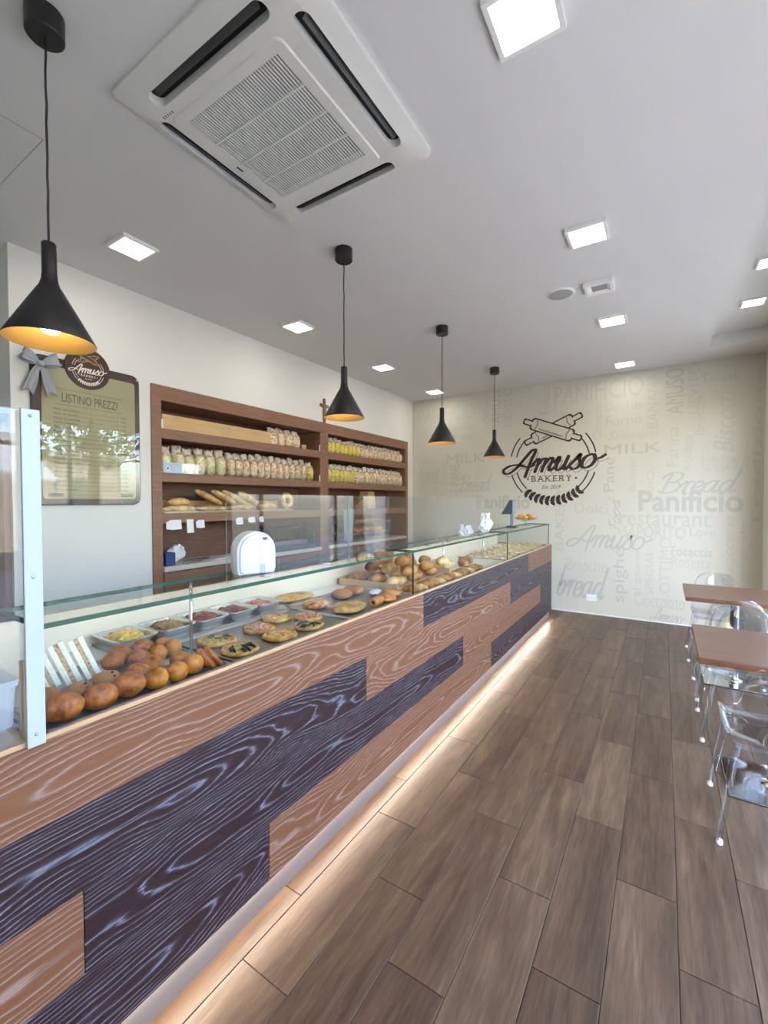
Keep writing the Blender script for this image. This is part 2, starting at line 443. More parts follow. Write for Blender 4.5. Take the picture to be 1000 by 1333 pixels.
# ------------------------------------------------------------------ mesh helpers
class MB:
    def __init__(self):
        self.v, self.f, self.mi = [], [], []

    def add(self, vs, fs, mi=0):
        o = len(self.v)
        self.v += [tuple(x) for x in vs]
        self.f += [tuple(i + o for i in f) for f in fs]
        self.mi += [mi] * len(fs)
        return self

    def box(self, x0, x1, y0, y1, z0, z1, mi=0):
        vs = [(x, y, z) for z in (z0, z1) for y in (y0, y1) for x in (x0, x1)]
        return self.add(vs, [(0, 2, 3, 1), (4, 5, 7, 6), (0, 1, 5, 4), (2, 6, 7, 3), (0, 4, 6, 2), (1, 3, 7, 5)], mi)

    def cbox(self, x0, x1, y0, y1, z0, z1, b=0.004, mi=0):
        """box with all edges chamfered"""
        vs, idx = [], {}
        for sx in (0, 1):
            for sy in (0, 1):
                for sz in (0, 1):
                    X, Y, Z = (x0, x1)[sx], (y0, y1)[sy], (z0, z1)[sz]
                    dx, dy, dz = (b, -b)[sx], (b, -b)[sy], (b, -b)[sz]
                    idx[sx, sy, sz, 0] = len(vs); vs.append((X, Y + dy, Z + dz))
                    idx[sx, sy, sz, 1] = len(vs); vs.append((X + dx, Y, Z + dz))
                    idx[sx, sy, sz, 2] = len(vs); vs.append((X + dx, Y + dy, Z))
        g = idx
        fs = []
        for s in (0, 1):
            q = [g[s, 0, 0, 0], g[s, 1, 0, 0], g[s, 1, 1, 0], g[s, 0, 1, 0]]; fs.append(q if s else q[::-1])
            q = [g[0, s, 0, 1], g[0, s, 1, 1], g[1, s, 1, 1], g[1, s, 0, 1]]; fs.append(q if s else q[::-1])
            q = [g[0, 0, s, 2], g[1, 0, s, 2], g[1, 1, s, 2], g[0, 1, s, 2]]; fs.append(q if s else q[::-1])
        for a in (0, 1):
            for c in (0, 1):
                fs.append([g[a, c, 0, 0], g[a, c, 1, 0], g[a, c, 1, 1], g[a, c, 0, 1]][::(1 if a == c else -1)][::-1])
                fs.append([g[a, 0, c, 0], g[a, 1, c, 0], g[a, 1, c, 2], g[a, 0, c, 2]][::(1 if a == c else -1)])
                fs.append([g[0, a, c, 1], g[1, a, c, 1], g[1, a, c, 2], g[0, a, c, 2]][::(1 if a == c else -1)][::-1])
        for sx in (0, 1):
            for sy in (0, 1):
                for sz in (0, 1):
                    t = [g[sx, sy, sz, 0], g[sx, sy, sz, 1], g[sx, sy, sz, 2]]
                    fs.append(t if (sx + sy + sz) % 2 else t[::-1])
        return self.add(vs, fs, mi)

    def lathe(self, prof, n=24, c=(0, 0, 0), mi=0, cap0=False, cap1=False, sx=1, sy=1, f=None):
        vs, fs = [], []
        for j, (r, z) in enumerate(prof):
            for i in range(n):
                a = 2 * math.pi * i / n
                k = f(a, j) if f else 1.0
                vs.append((c[0] + r * k * sx * math.cos(a), c[1] + r * k * sy * math.sin(a), c[2] + z))
        for j in range(len(prof) - 1):
            for i in range(n):
                i2 = (i + 1) % n
                fs.append((j * n + i, j * n + i2, (j + 1) * n + i2, (j + 1) * n + i))
        if cap0:
            fs.append(tuple(range(n))[::-1])
        if cap1:
            o = (len(prof) - 1) * n
            fs.append(tuple(o + i for i in range(n)))
        return self.add(vs, fs, mi)

    def tube(self, pts, rad, n=10, mi=0, cap=True):
        P = [Vector(p) for p in pts]
        rs = rad if isinstance(rad, (list, tuple)) else [rad] * len(P)
        vs, fs = [], []
        up = Vector((0, 0, 1))
        for j, p in enumerate(P):
            t = (P[min(j + 1, len(P) - 1)] - P[max(j - 1, 0)]).normalized()
            ref = up if abs(t.z) < 0.92 else Vector((0, 1, 0))
            s = t.cross(ref).normalized()
            q = s.cross(t).normalized()
            for i in range(n):
                a = 2 * math.pi * i / n
                vs.append(p + (s * math.cos(a) + q * math.sin(a)) * rs[j])
        for j in range(len(P) - 1):
            for i in range(n):
                i2 = (i + 1) % n
                fs.append((j * n + i, j * n + i2, (j + 1) * n + i2, (j + 1) * n + i))
        if cap:
            fs.append(tuple(range(n))[::-1])
            fs.append(tuple((len(P) - 1) * n + i for i in range(n)))
        return self.add(vs, fs, mi)

    def prism(self, poly, h0, h1, fn, mi=0):
        """poly: 2-D outline (counter-clockwise); fn(u, v, h) -> xyz"""
        n = len(poly)
        vs = [fn(u, v, h0) for u, v in poly] + [fn(u, v, h1) for u, v in poly]
        fs = [tuple(range(n))[::-1], tuple(range(n, 2 * n))]
        for i in range(n):
            j = (i + 1) % n
            fs.append((i, j, n + j, n + i))
        return self.add(vs, fs, mi)

    def blob(self, rx, ry, rz, c=(0, 0, 0), seed=0, amp=0.1, freq=1.5, sub=2, flat=None, mi=0, shape=None):
        vs, fs = ICO[sub]
        out = []
        sv = Vector((seed * 3.7, seed * 1.3, seed * 7.1))
        for v in vs:
            k = 1 + amp * noise.noise(v * freq + sv) + amp * 0.4 * noise.noise(v * freq * 2.7 + sv)
            p = Vector((v.x * rx * k, v.y * ry * k, v.z * rz * k))
            if shape:
                p = shape(p, v)
            if flat is not None and p.z < -rz * flat:
                p.z = -rz * flat
            out.append((p.x + c[0], p.y + c[1], p.z + c[2]))
        return self.add(out, fs, mi)

    def mesh(self, name, mats, smooth=False):
        me = bpy.data.meshes.new(name)
        me.from_pydata(self.v, [], self.f)
        if not isinstance(mats, (list, tuple)):
            mats = [mats]
        for mt in mats:
            me.materials.append(mt)
        if len(mats) > 1:
            me.polygons.foreach_set('material_index', self.mi)
        if smooth:
            me.polygons.foreach_set('use_smooth', [True] * len(me.polygons))
        me.update()
        return me

    def build(self, name, mats, parent=None, smooth=False, loc=None, rot=None):
        return obj(name, self.mesh(name, mats, smooth), parent, loc, rot)


ICO = {}
for s_ in (1, 2, 3, 4):
    b_ = bmesh.new()
    bmesh.ops.create_icosphere(b_, subdivisions=s_, radius=1.0)
    ICO[s_] = ([v.co.copy() for v in b_.verts], [tuple(v.index for v in f.verts) for f in b_.faces])
    b_.free()


def obj(name, me, parent=None, loc=None, rot=None):
    o = bpy.data.objects.new(name, me)
    col.objects.link(o)
    if parent:
        o.parent = parent
    if loc is not None:
        o.location = loc
    if rot is not None:
        o.rotation_euler = rot
    return o


def tag(o, label, cat, group=None):
    o['label'] = label
    o['category'] = cat
    if group:
        o['group'] = group
    return o


def thing(name, label, cat, loc=(0, 0, 0), rz=0.0, group=None):
    o = bpy.data.objects.new(name, None)
    o.empty_display_size = 0.05
    col.objects.link(o)
    o.location = loc
    o.rotation_euler = (0, 0, rz)
    return tag(o, label, cat, group)


def struct(name, mb, mat, parent=None, smooth=False):
    o = mb.build(name, mat, parent, smooth)
    if parent is None:
        o['kind'] = 'structure'
    return o


def copy_tree(o, parent=None, loc=None, rot=None, label=None):
    c = o.copy()
    col.objects.link(c)
    if parent is not None:
        c.parent = parent
    if loc is not None:
        c.location = loc
    if rot is not None:
        c.rotation_euler = rot
    if label:
        c['label'] = label
    for ch in list(o.children):
        copy_tree(ch, c)
    return c


def autosmooth(o, ang=40):
    me = o.data
    me.polygons.foreach_set('use_smooth', [True] * len(me.polygons))
    try:
        me.set_sharp_from_angle(angle=math.radians(ang))
    except Exception:
        pass
    return o


def rrect(x0, x1, y0, y1, r, n=6):
    pts = []
    for cx, cy, a0 in ((x1 - r, y0 + r, -90), (x1 - r, y1 - r, 0), (x0 + r, y1 - r, 90), (x0 + r, y0 + r, 180)):
        for i in range(n + 1):
            a = math.radians(a0 + 90 * i / n)
            pts.append((cx + r * math.cos(a), cy + r * math.sin(a)))
    return pts


def catmull(pts, sub=8):
    if len(pts) < 3:
        return [tuple(p) for p in pts]
    P = [Vector(p) for p in pts]
    P = [P[0] * 2 - P[1]] + P + [P[-1] * 2 - P[-2]]
    out = []
    for i in range(1, len(P) - 2):
        p0, p1, p2, p3 = P[i - 1:i + 3]
        for k in range(sub):
            t = k / sub
            out.append(0.5 * ((2 * p1) + (-p0 + p2) * t + (2 * p0 - 5 * p1 + 4 * p2 - p3) * t * t + (-p0 + 3 * p1 - 3 * p2 + p3) * t ** 3))
    out.append(P[-2])
    return [tuple(p) for p in out]


# flat print helpers: everything is laid out in a 2-D (u right, v up) frame and mapped onto a wall by fn(u, v, h)
_LAY = [0]


def lay():
    """tiny print-layer step, so that overlapping strokes never lie in exactly one plane"""
    _LAY[0] = (_LAY[0] + 1) % 23
    return _LAY[0] * 0.000022


def ribbon(mb, pts, w, fn, h=0.0015, contrast=0.0, mi=0, cap=True):
    h0 = h
    h = h0 + lay()
    P = [Vector((p[0], p[1], 0)) for p in pts]
    L, R_ = [], []
    n = len(P)
    for i in range(n):
        t = (P[min(i + 1, n - 1)] - P[max(i - 1, 0)])
        if t.length < 1e-9:
            t = Vector((1, 0, 0))
        t.normalize()
        nn = Vector((-t.y, t.x, 0))
        ww = w * (1 - contrast + contrast * abs(t.y)) * 0.5
        L.append(P[i] + nn * ww)
        R_.append(P[i] - nn * ww)
    vs = [fn(p.x, p.y, h) for p in L] + [fn(p.x, p.y, h) for p in R_]
    fs = [(n + i, n + i + 1, i + 1, i) for i in range(n - 1)]
    mb.add(vs, fs, mi)
    if cap:
        for q, a in ((P[0], L[0]), (P[-1], L[-1])):
            r = (a - q).length
            k = 10
            h = h0 + lay()
            mb.add([fn(q.x + r * math.cos(2 * math.pi * i / k), q.y + r * math.sin(2 * math.pi * i / k), h) for i in range(k)], [tuple(range(k))], mi)


def flat_poly(mb, poly, fn, h=0.001, mi=0):
    mb.add([fn(u, v, h) for u, v in poly], [tuple(range(len(poly)))], mi)


_TXT = {}


def text_tris(s, bold=0.0, shear=0.0, spacing=1.0):
    key = (s, bold, shear, spacing)
    if key in _TXT:
        return _TXT[key]
    cu = bpy.data.curves.new('txt', 'FONT')
    cu.body = s
    cu.size = 1.0
    cu.offset = bold
    cu.shear = shear
    cu.space_character = spacing
    cu.resolution_u = 3
    o = bpy.data.objects.new('txt', cu)
    col.objects.link(o)
    dg = bpy.context.evaluated_depsgraph_get()
    me = bpy.data.meshes.new_from_object(o.evaluated_get(dg))
    vs = [(v.co.x, v.co.y) for v in me.vertices]
    fs = [tuple(p.vertices) for p in me.polygons]
    bpy.data.objects.remove(o)
    bpy.data.curves.remove(cu)
    bpy.data.meshes.remove(me)
    x0 = min(v[0] for v in vs); x1 = max(v[0] for v in vs)
    y0 = min(v[1] for v in vs); y1 = max(v[1] for v in vs)
    _TXT[key] = (vs, fs, (x0, x1, y0, y1))
    return _TXT[key]


def text_fit(mb, s, u0, u1, v0, v1, fn, h=0.0012, bold=0.0, shear=0.0, vert=False, mi=0, spacing=1.0):
    """fit a word into a rectangle; vert: reading upwards"""
    vs, fs, (x0, x1, y0, y1) = text_tris(s, bold, shear, spacing)
    h = h + lay()
    out = []
    for x, y in vs:
        a = (x - x0) / max(1e-6, x1 - x0)
        b = (y - y0) / max(1e-6, y1 - y0)
        if vert:
            out.append(fn(u1 - b * (u1 - u0), v0 + a * (v1 - v0), h))
        else:
            out.append(fn(u0 + a * (u1 - u0), v0 + b * (v1 - v0), h))
    mb.add(out, fs, mi)


GLY = {   # brush-script letters: strokes in units of the x-height, and the advance
    'A': ([[(0.62, 0.60), (0.2, 0.68), (-0.25, 0.62), (-0.55, 0.36), (-0.45, 0.06), (-0.12, 0.02), (0.25, 0.45), (0.6, 1.25), (0.82, 1.72), (1.0, 1.80), (1.07, 1.6), (1.0, 0.8), (0.98, -0.35)],
           [(0.30, 0.60), (0.62, 0.52), (1.0, 0.42), (1.3, 0.55)]], 1.30),
    'm': ([[(-0.10, 0.62), (0.08, 1.0), (0.20, 0.86), (0.18, 0.0)],
           [(0.18, 0.42), (0.36, 0.92), (0.52, 1.0), (0.60, 0.84), (0.58, 0.0)],
           [(0.58, 0.42), (0.76, 0.92), (0.92, 1.0), (1.0, 0.84), (0.97, 0.22), (1.07, 0.0), (1.28, 0.22)]], 1.24),
    'n': ([[(-0.10, 0.62), (0.08, 1.0), (0.20, 0.86), (0.18, 0.0)],
           [(0.18, 0.42), (0.36, 0.92), (0.52, 1.0), (0.60, 0.84), (0.57, 0.22), (0.67, 0.0), (0.88, 0.22)]], 0.84),
    'u': ([[(-0.06, 0.62), (0.08, 1.0), (0.15, 0.88), (0.11, 0.28), (0.24, 0.0), (0.42, 0.06), (0.60, 0.45)],
           [(0.62, 1.0), (0.58, 0.25), (0.68, 0.0), (0.90, 0.24)]], 0.86),
    's': ([[(-0.08, 0.12), (0.18, 0.62), (0.40, 1.08), (0.42, 0.74), (0.56, 0.42), (0.52, 0.08), (0.28, -0.04), (0.08, 0.12)]], 0.66),
    'o': ([[(0.36, 1.0), (0.10, 0.84), (0.0, 0.44), (0.10, 0.08), (0.32, 0.0), (0.56, 0.16), (0.66, 0.52), (0.56, 0.88), (0.36, 1.0)],
           [(0.52, 0.92), (0.66, 0.66), (0.90, 0.66), (1.12, 0.86)]], 0.92),
    'B': ([[(0.22, 1.75), (0.18, 0.9), (0.12, 0.0)],
           [(-0.2, 1.35), (0.1, 1.78), (0.7, 1.8), (0.86, 1.4), (0.62, 1.0), (0.3, 0.95)],
           [(0.3, 0.95), (0.8, 0.92), (0.98, 0.5), (0.74, 0.06), (0.3, -0.04), (-0.1, 0.14)]], 1.14),
    'r': ([[(-0.1, 0.55), (0.1, 1.0), (0.2, 0.85), (0.17, 0.0)], [(0.18, 0.5), (0.34, 0.95), (0.55, 0.98)]], 0.56),
    'e': ([[(0.05, 0.42), (0.36, 0.52), (0.5, 0.8), (0.34, 1.0), (0.1, 0.8), (0.04, 0.3), (0.2, 0.0), (0.44, 0.06), (0.62, 0.3)]], 0.62),
    'a': ([[(0.55, 0.9), (0.34, 1.0), (0.1, 0.8), (0.02, 0.35), (0.16, 0.02), (0.36, 0.1), (0.56, 0.6)], [(0.6, 1.0), (0.56, 0.25), (0.66, 0.0), (0.84, 0.22)]], 0.84),
    'd': ([[(0.55, 0.9), (0.34, 1.0), (0.1, 0.8), (0.02, 0.35), (0.16, 0.02), (0.36, 0.1), (0.56, 0.6)], [(0.64, 1.95), (0.58, 0.25), (0.68, 0.0), (0.86, 0.22)]], 0.84),
    'b': ([[(0.2, 1.95), (0.14, 0.9), (0.1, 0.2), (0.3, 0.0), (0.52, 0.2), (0.56, 0.7), (0.4, 0.98), (0.16, 0.6)], [(0.5, 0.85), (0.7, 0.72), (0.86, 0.85)]], 0.78),
    'F': ([[(0.9, 1.8), (0.4, 1.75), (-0.1, 1.5)], [(0.42, 1.75), (0.3, 0.6), (0.05, -0.1), (-0.2, 0.0)], [(0.1, 0.9), (0.62, 0.95)]], 0.9),
    'S': ([[(0.8, 1.6), (0.6, 1.82), (0.3, 1.6), (0.4, 1.1), (0.66, 0.6), (0.5, 0.08), (0.1, 0.0), (-0.1, 0.3)]], 0.84),
    'w': ([[(-0.06, 0.7), (0.08, 1.0), (0.12, 0.3), (0.25, 0.0), (0.45, 0.6)], [(0.45, 0.95), (0.45, 0.25), (0.6, 0.0), (0.8, 0.5), (0.8, 0.95), (1.0, 0.8)]], 0.98),
    'i': ([[(0.05, 0.6), (0.16, 1.0), (0.12, 0.25), (0.24, 0.0), (0.42, 0.22)], [(0.2, 1.35), (0.22, 1.4)]], 0.42),
    'c': ([[(0.5, 0.85), (0.34, 1.0), (0.1, 0.8), (0.04, 0.3), (0.2, 0.0), (0.44, 0.06), (0.62, 0.3)]], 0.62),
    'h': ([[(0.2, 1.95), (0.14, 0.0)], [(0.16, 0.42), (0.36, 0.92), (0.52, 1.0), (0.58, 0.8), (0.55, 0.22), (0.66, 0.0), (0.86, 0.22)]], 0.84),
    't': ([[(0.22, 1.6), (0.16, 0.3), (0.28, 0.0), (0.5, 0.2)], [(-0.05, 1.1), (0.46, 1.14)]], 0.5),
}


def script_strokes(word, slant=0.30):
    out, x = [], 0.0
    for ch in word:
        st, adv = GLY[ch]
        for s in st:
            out.append(catmull([(x + p[0] + p[1] * slant, p[1], 0) for p in s], 7))
        x += adv
    return out


def script_fit(mb, word, u0, u1, v0, v1, fn, wt=0.2, h=0.0012, rot=0.0, vert=False, contrast=0.35, mi=0, dv=(0, 0)):
    st = script_strokes(word)
    xs = [p[0] for s in st for p in s]; ys = [p[1] for s in st for p in s]
    x0, x1, y0, y1 = min(xs), max(xs), min(ys), max(ys)
    if vert:
        k = (v1 - v0) / (x1 - x0); ky = (u1 - u0) / (y1 - y0)
    else:
        k = (u1 - u0) / (x1 - x0); ky = (v1 - v0) / (y1 - y0)
    uc, vc = (u0 + u1) / 2, (v0 + v1) / 2
    for s in st:
        pts = []
        for p in s:
            a, b = (p[0] - (x0 + x1) / 2) * k, (p[1] - (y0 + y1) / 2) * ky
            if vert:
                a, b = -b, a
            ca, sa = math.cos(rot), math.sin(rot)
            pts.append((uc + a * ca - b * sa + dv[0], vc + a * sa + b * ca + dv[1]))
        ribbon(mb, pts, wt * (k + ky) / 2, fn, h, contrast, mi)


def logo_art(fn, S, layer):
    """the shop's emblem, built around (0, 0) with the ring radius S; returns a dict of flat meshes"""
    parts = {}
    # arcs
    mb = MB()
    for r in (1.0, 0.86):
        for a0, a1 in ((140, 168), (12, 40), (196, 226), (-46, -16)):
            pts = [(S * r * math.cos(math.radians(a0 + (a1 - a0) * i / 10)), S * r * math.sin(math.radians(a0 + (a1 - a0) * i / 10))) for i in range(11)]
            ribbon(mb, pts, S * 0.030, fn, layer)
    parts['ring_arc'] = mb
    # crossed rolling pins: dark outline and paler body
    def pin(ang, cx, cy, out, inn, lay):
        ca, sa = math.cos(ang), math.sin(ang)
        f2 = lambda a, b: (cx + a * ca - b * sa, cy + a * sa + b * ca)
        L, W = 0.50 * S, 0.125 * S
        for grow, mbx, hh in ((0.032 * S, out, lay), (0.0, inn, lay + 0.0006)):
            flat_poly(mbx, [f2(a, b) for a, b in rrect(-L - grow, L + grow, -W - grow, W + grow, 0.07 * S, 4)], fn, hh)
            for sg in (-1, 1):
                flat_poly(mbx, [f2(sg * (L + 0.10 * S) + a, b) for a, b in rrect(-0.10 * S - grow, 0.10 * S + grow, -0.045 * S - grow, 0.045 * S + grow, 0.04 * S, 4)], fn, hh - 0.0001)
        ribbon(out, [f2(L - 0.1 * S, -W * 0.9), f2(L - 0.14 * S, 0), f2(L - 0.1 * S, W * 0.9)], 0.018 * S, fn, lay + 0.0009, cap=False)
        ribbon(out, [f2(-L + 0.1 * S, -W * 0.9), f2(-L + 0.14 * S, 0), f2(-L + 0.1 * S, W * 0.9)], 0.018 * S, fn, lay + 0.0009, cap=False)
        for q in (-0.55, -0.72):
            ribbon(out, [f2(-L * 0.6, W * q), f2(L * 0.6, W * q)], 0.010 * S, fn, lay + 0.0009, cap=False)
    o1, i1 = MB(), MB()
    pin(math.radians(24), 0.02 * S, 0.80 * S, o1, i1, layer)
    pin(math.radians(-22), 0.0, 0.80 * S, o1, i1, layer + 0.002)
    parts['rolling_pin_outline'] = o1
    parts['rolling_pin_fill'] = i1
    # name
    mb = MB()
    script_fit(mb, 'Amuso', -1.19 * S, 1.19 * S, -0.30 * S, 0.36 * S, fn, 0.235, layer + 0.0004, math.radians(2.6), contrast=0.55)
    parts['lettering'] = mb
    mb = MB()
    script_fit(mb, 'Amuso', -1.19 * S, 1.19 * S, -0.30 * S, 0.36 * S, fn, 0.035, layer + 0.0002, math.radians(2.6), dv=(0.06 * S, -0.075 * S))
    parts['lettering_shadow_line'] = mb
    # BAKERY with serifs
    mb = MB()
    text_fit(mb, 'BAKERY', -0.47 * S, 0.47 * S, -0.46 * S, -0.32 * S, fn, layer, spacing=1.25)
    for uu in (-0.56, 0.56):
        flat_poly(mb, [(uu * S + 0.025 * S * math.cos(i), -0.39 * S + 0.025 * S * math.sin(i)) for i in [k * math.pi / 4 for k in range(8)]], fn, layer)
    x = -0.47
    for a in (-0.455, -0.41, -0.30, -0.18, -0.13, -0.03, 0.03, 0.10, 0.17, 0.26, 0.40):
        for vv in (-0.46, -0.325):
            flat_poly(mb, [((a - 0.03) * S, vv * S), ((a + 0.03) * S, vv * S), ((a + 0.03) * S, (vv + 0.012) * S), ((a - 0.03) * S, (vv + 0.012) * S)], fn, layer)
    parts['small_lettering'] = mb
    mb = MB()
    text_fit(mb, 'Est. 2019', -0.22 * S, 0.22 * S, -0.64 * S, -0.55 * S, fn, layer, shear=0.35)
    parts['date_lettering'] = mb
    # wheat wreath
    mb = MB()
    k = 11
    for i in range(k):
        a = math.radians(-130 + 80 * i / (k - 1))
        cx, cy = S * 0.93 * math.cos(a), S * 0.93 * math.sin(a)
        t = a + math.pi / 2
        for sg in (-1, 1):
            la = t + sg * 0.95
            L, W = 0.150 * S, 0.046 * S
            pts = []
            for j in range(10):
                q = 2 * math.pi * j / 10
                lx, ly = L * 0.5 + L * 0.5 * math.cos(q), W * math.sin(q) * (1 - 0.35 * math.cos(q))
                pts.append((cx + lx * math.cos(la) - ly * math.sin(la), cy + lx * math.sin(la) + ly * math.cos(la)))
            flat_poly(mb, pts, fn, layer)
    ribbon(mb, [(S * 0.93 * math.cos(math.radians(-132 + 84 * i / 12)), S * 0.93 * math.sin(math.radians(-132 + 84 * i / 12))) for i in range(13)], 0.018 * S, fn, layer)
    parts['wheat_wreath'] = mb
    return parts


# ================================================================== STRUCTURE
XL, XR, YB, YF, ZC = -3.5, 0.93, 6.37, -1.6, 3.133
XFAR = -4.6

# floor slab and tiles
fl = struct('floor', MB().box(XFAR, XR + 0.30, YF, YB + 0.1, -0.10, -0.004), M['grout'])
PL, PW, GAP = 0.812, 0.2, 0.0028
rows = [(-1.348, 1.21), (-1.148, 0.935), (-0.946, 1.44), (-0.744, 1.185), (-0.542, 1.70), (-0.342, 1.42), (-0.142, 1.94),
        (0.058, 1.666), (0.257, 2.19), (0.457, 1.35), (0.657, 1.80), (0.857, 1.1)]
_pl = {}


def plank_mesh(w, l):
    key = (round(w, 3), round(l, 3))
    if key not in _pl:
        mb = MB()
        mb.cbox(-w / 2, w / 2, -l / 2, l / 2, -0.012, 0.0, 0.0012)
        _pl[key] = mb.mesh('floor_plank', M['floor'])
    return _pl[key]


for i, (x0, yj) in enumerate(rows):
    x1 = rows[i + 1][0] if i + 1 < len(rows) else XR
    y = yj
    while y > YF:
        y -= PL
    while y < YB:
        a, b = max(y, YF), min(y + PL, YB)
        if b - a > 0.03:
            w, l = (x1 - x0) - GAP, (b - a) - GAP
            obj('floor_plank', plank_mesh(w, l), fl, ((x0 + x1) / 2, (a + b) / 2, random.uniform(-0.0004, 0.0)))
        y += PL

# ceiling with the raised strip along the shop window
RX, RY, RZ = 0.385, 5.84, 3.255
mb = MB()
mb.box(XFAR, RX, YF, YB, ZC, ZC + 0.3)
mb.box(RX, XR + 0.15, RY, YB, ZC, ZC + 0.3)
mb.box(RX, XR + 0.15, YF, RY, RZ, ZC + 0.3)
struct('ceiling', mb, M['ceiling'])
# access hatch: a flush board held by a thin frame
mb = MB()
hx0, hx1, hy0, hy1 = -2.98, -2.381, 0.28, 0.882
for a in ((hx0, hx1, hy1 - 0.003, hy1), (hx0, hx1, hy0, hy0 + 0.003), (hx0, hx0 + 0.003, hy0, hy1), (hx1 - 0.003, hx1, hy0, hy1)):
    mb.box(*a, ZC - 0.0012, ZC)
struct('trim_1', mb, pm('hatch_seam', (176, 174, 172), 0.8, 0.02, 5))

# back wall (wallpaper) and its printed lettering
wall_back = struct('wall_back', MB().box(XL - 0.2, XR + 0.30, YB, YB + 0.1, -0.1, RZ + 0.18), M['wallpaper'])
fnB = lambda u, v, h: (u, YB - h, v)


def rb(bl, tr):
    a, b = at(bl[0], bl[1], 1, YB), at(tr[0], tr[1], 1, YB)
    return a.x, b.x, a.z, b.z


ink, ink2 = MB(), MB()
HW = [('PANIFICIO', (722, 527), (838, 488), 0), ('Dolci da', (789, 536), (836, 521), 1), ('Forno', (789, 555), (836, 538), 1), ('MILK', (787, 592), (862, 575), 2),
      ('Panificio', (831, 666), (969, 636), 3), ('restaurant', (807, 684), (926, 668), 1), ('SAPORITO', (810, 699), (893, 686), 1), ('Love', (898, 698), (932, 687), 1),
      ('Focaccia', (874, 723), (928, 713), 2), ('Rosetta', (874, 738), (926, 726), 0), ('Toast', (912, 499), (962, 481), 1), ('Cioccolato', (826, 788), (892, 776), 1), ('Sapore', (722, 546), (768, 532), 0),
      ('Salumeria', (792, 573), (858, 557), 4), ('PANIFICIO', (546, 552), (618, 524), 0), ('Dolci da', (590, 561), (617, 552), 1), ('Forno', (591, 573), (617, 562), 1),
      ('MILK', (582, 604), (632, 589), 2), ('Panificio', (620, 662), (690, 644), 3), ('Food', (545, 630), (572, 606), 4), ('Dolci', (748, 668), (792, 655), 1), ('Farro', (566, 646), (600, 634), 0),
      ('Menu', (690, 600), (720, 590), 0), ('Caff\u00e8', (700, 524), (716, 512), 0), ('Brioche', (738, 742), (790, 728), 0)]
VW = [('AMUSO', (866, 540), (891, 478), 2), ('LIEVITO', (896, 540), (911, 472), 1), ('Farina', (868, 608), (884, 555), 1), ('BANANA', (842, 558), (858, 484), 0), ('Rosetta', (889, 612), (902, 566), 0),
      ('Biscotti', (928, 590), (958, 505), 4), ('SPECIAL', (840, 774), (851, 716), 1), ('al grano', (824, 776), (836, 716), 1), ('spighe', (797, 783), (818, 714), 2), ('OTTIMO', (858, 772), (874, 700), 0),
      ('BAKERY', (722, 716), (735, 632), 1), ('Tradizione', (978, 690), (994, 478), 1), ('Cornetto', (772, 572), (783, 525), 1), ('Focaccia', (703, 540), (716, 488), 1), ('Pane', (786, 640), (800, 595), 2),
      ('LIEVITO', (655, 556), (667, 504), 1), ('AMUSO', (640, 552), (652, 500), 2), ('Farina', (617, 646), (626, 606), 1), ('PANE', (586, 632), (598, 604), 2), ('Lievito', (574, 630), (583, 592), 0),
      ('Buono', (818, 640), (828, 596), 0), ('Pasticceria', (940, 766), (956, 672), 4), ('Integrale', (962, 770), (974, 678), 1), ('Briosche', (904, 566), (918, 512), 0), ('Zucchero', (750, 650), (760, 600), 0),
      ('Amaro', (626, 552), (636, 505), 0), ('BIO', (842, 640), (852, 612), 1), ('BAKERY', (640, 690), (648, 668), 0)]
STY = {0: (0.0, 0.0), 1: (0.008, 0.0), 2: (0.0, 0.0), 3: (0.026, 0.0), 4: (0.0, 0.4)}
for words, vert in ((HW, False), (VW, True)):
    for s, bl, tr, st in words:
        u0, u1, v0, v1 = rb(bl, tr)
        text_fit(ink2 if st >= 2 and st != 4 else ink, s, u0, u1, v0, v1, fnB, 0.0008, STY[st][0], STY[st][1], vert)
for s, bl, tr, vert in (('Bread', (857, 642), (966, 611), False), ('Amuso', (738, 716), (850, 686), False), ('bread', (726, 774), (792, 740), False), ('Food', (792, 694), (808, 648), True),
                        ('Sandwich', (906, 614), (976, 576), False), ('Amuso', (846, 812), (892, 795), False), ('Bread', (598, 640), (640, 616), False)):
    u0, u1, v0, v1 = rb(bl, tr)
    script_fit(ink2 if s != 'Sandwich' else ink, s, u0, u1, v0, v1, fnB, 0.17 if s != 'Sandwich' else 0.07, 0.0009, 0, vert)
o = ink.build('wallpaper_lettering', M['wp_ink'], wall_back)
o['label'] = 'faint grey words printed all over the cream wallpaper'
o = ink2.build('wallpaper_lettering_bold', M['wp_ink2'], wall_back)
o['label'] = 'bolder grey words printed on the cream wallpaper'
# skirting: thin white bead on the tile line
struct('baseboard_back', MB().box(-1.9, XR, YB - 0.006, YB, 0.0, 0.014), M['white'])

# left wall with the niche of the shelving
NY0, NY1, NZ1, ND = 1.99, 6.19, 2.455, 0.36
mb = MB()
mb.box(XFAR, XL, 1.09, NY0, -0.1, ZC)
mb.box(XFAR, XL, NY1, YB, -0.1, ZC)
mb.box(XFAR, XL, NY0, NY1, NZ1, ZC)
mb.box(XFAR, XL - ND - 0.02, NY0, NY1, -0.1, NZ1)
struct('wall_left', mb, M['wall'])
struct('wall_front', MB().box(XFAR, XR + 0.15, YF - 0.1, YF, -0.1, RZ + 0.18), M['wall'])
struct('wall_staff_passage', MB().box(XFAR - 0.1, XFAR, YF, 1.09, -0.1, ZC), M['wall'])
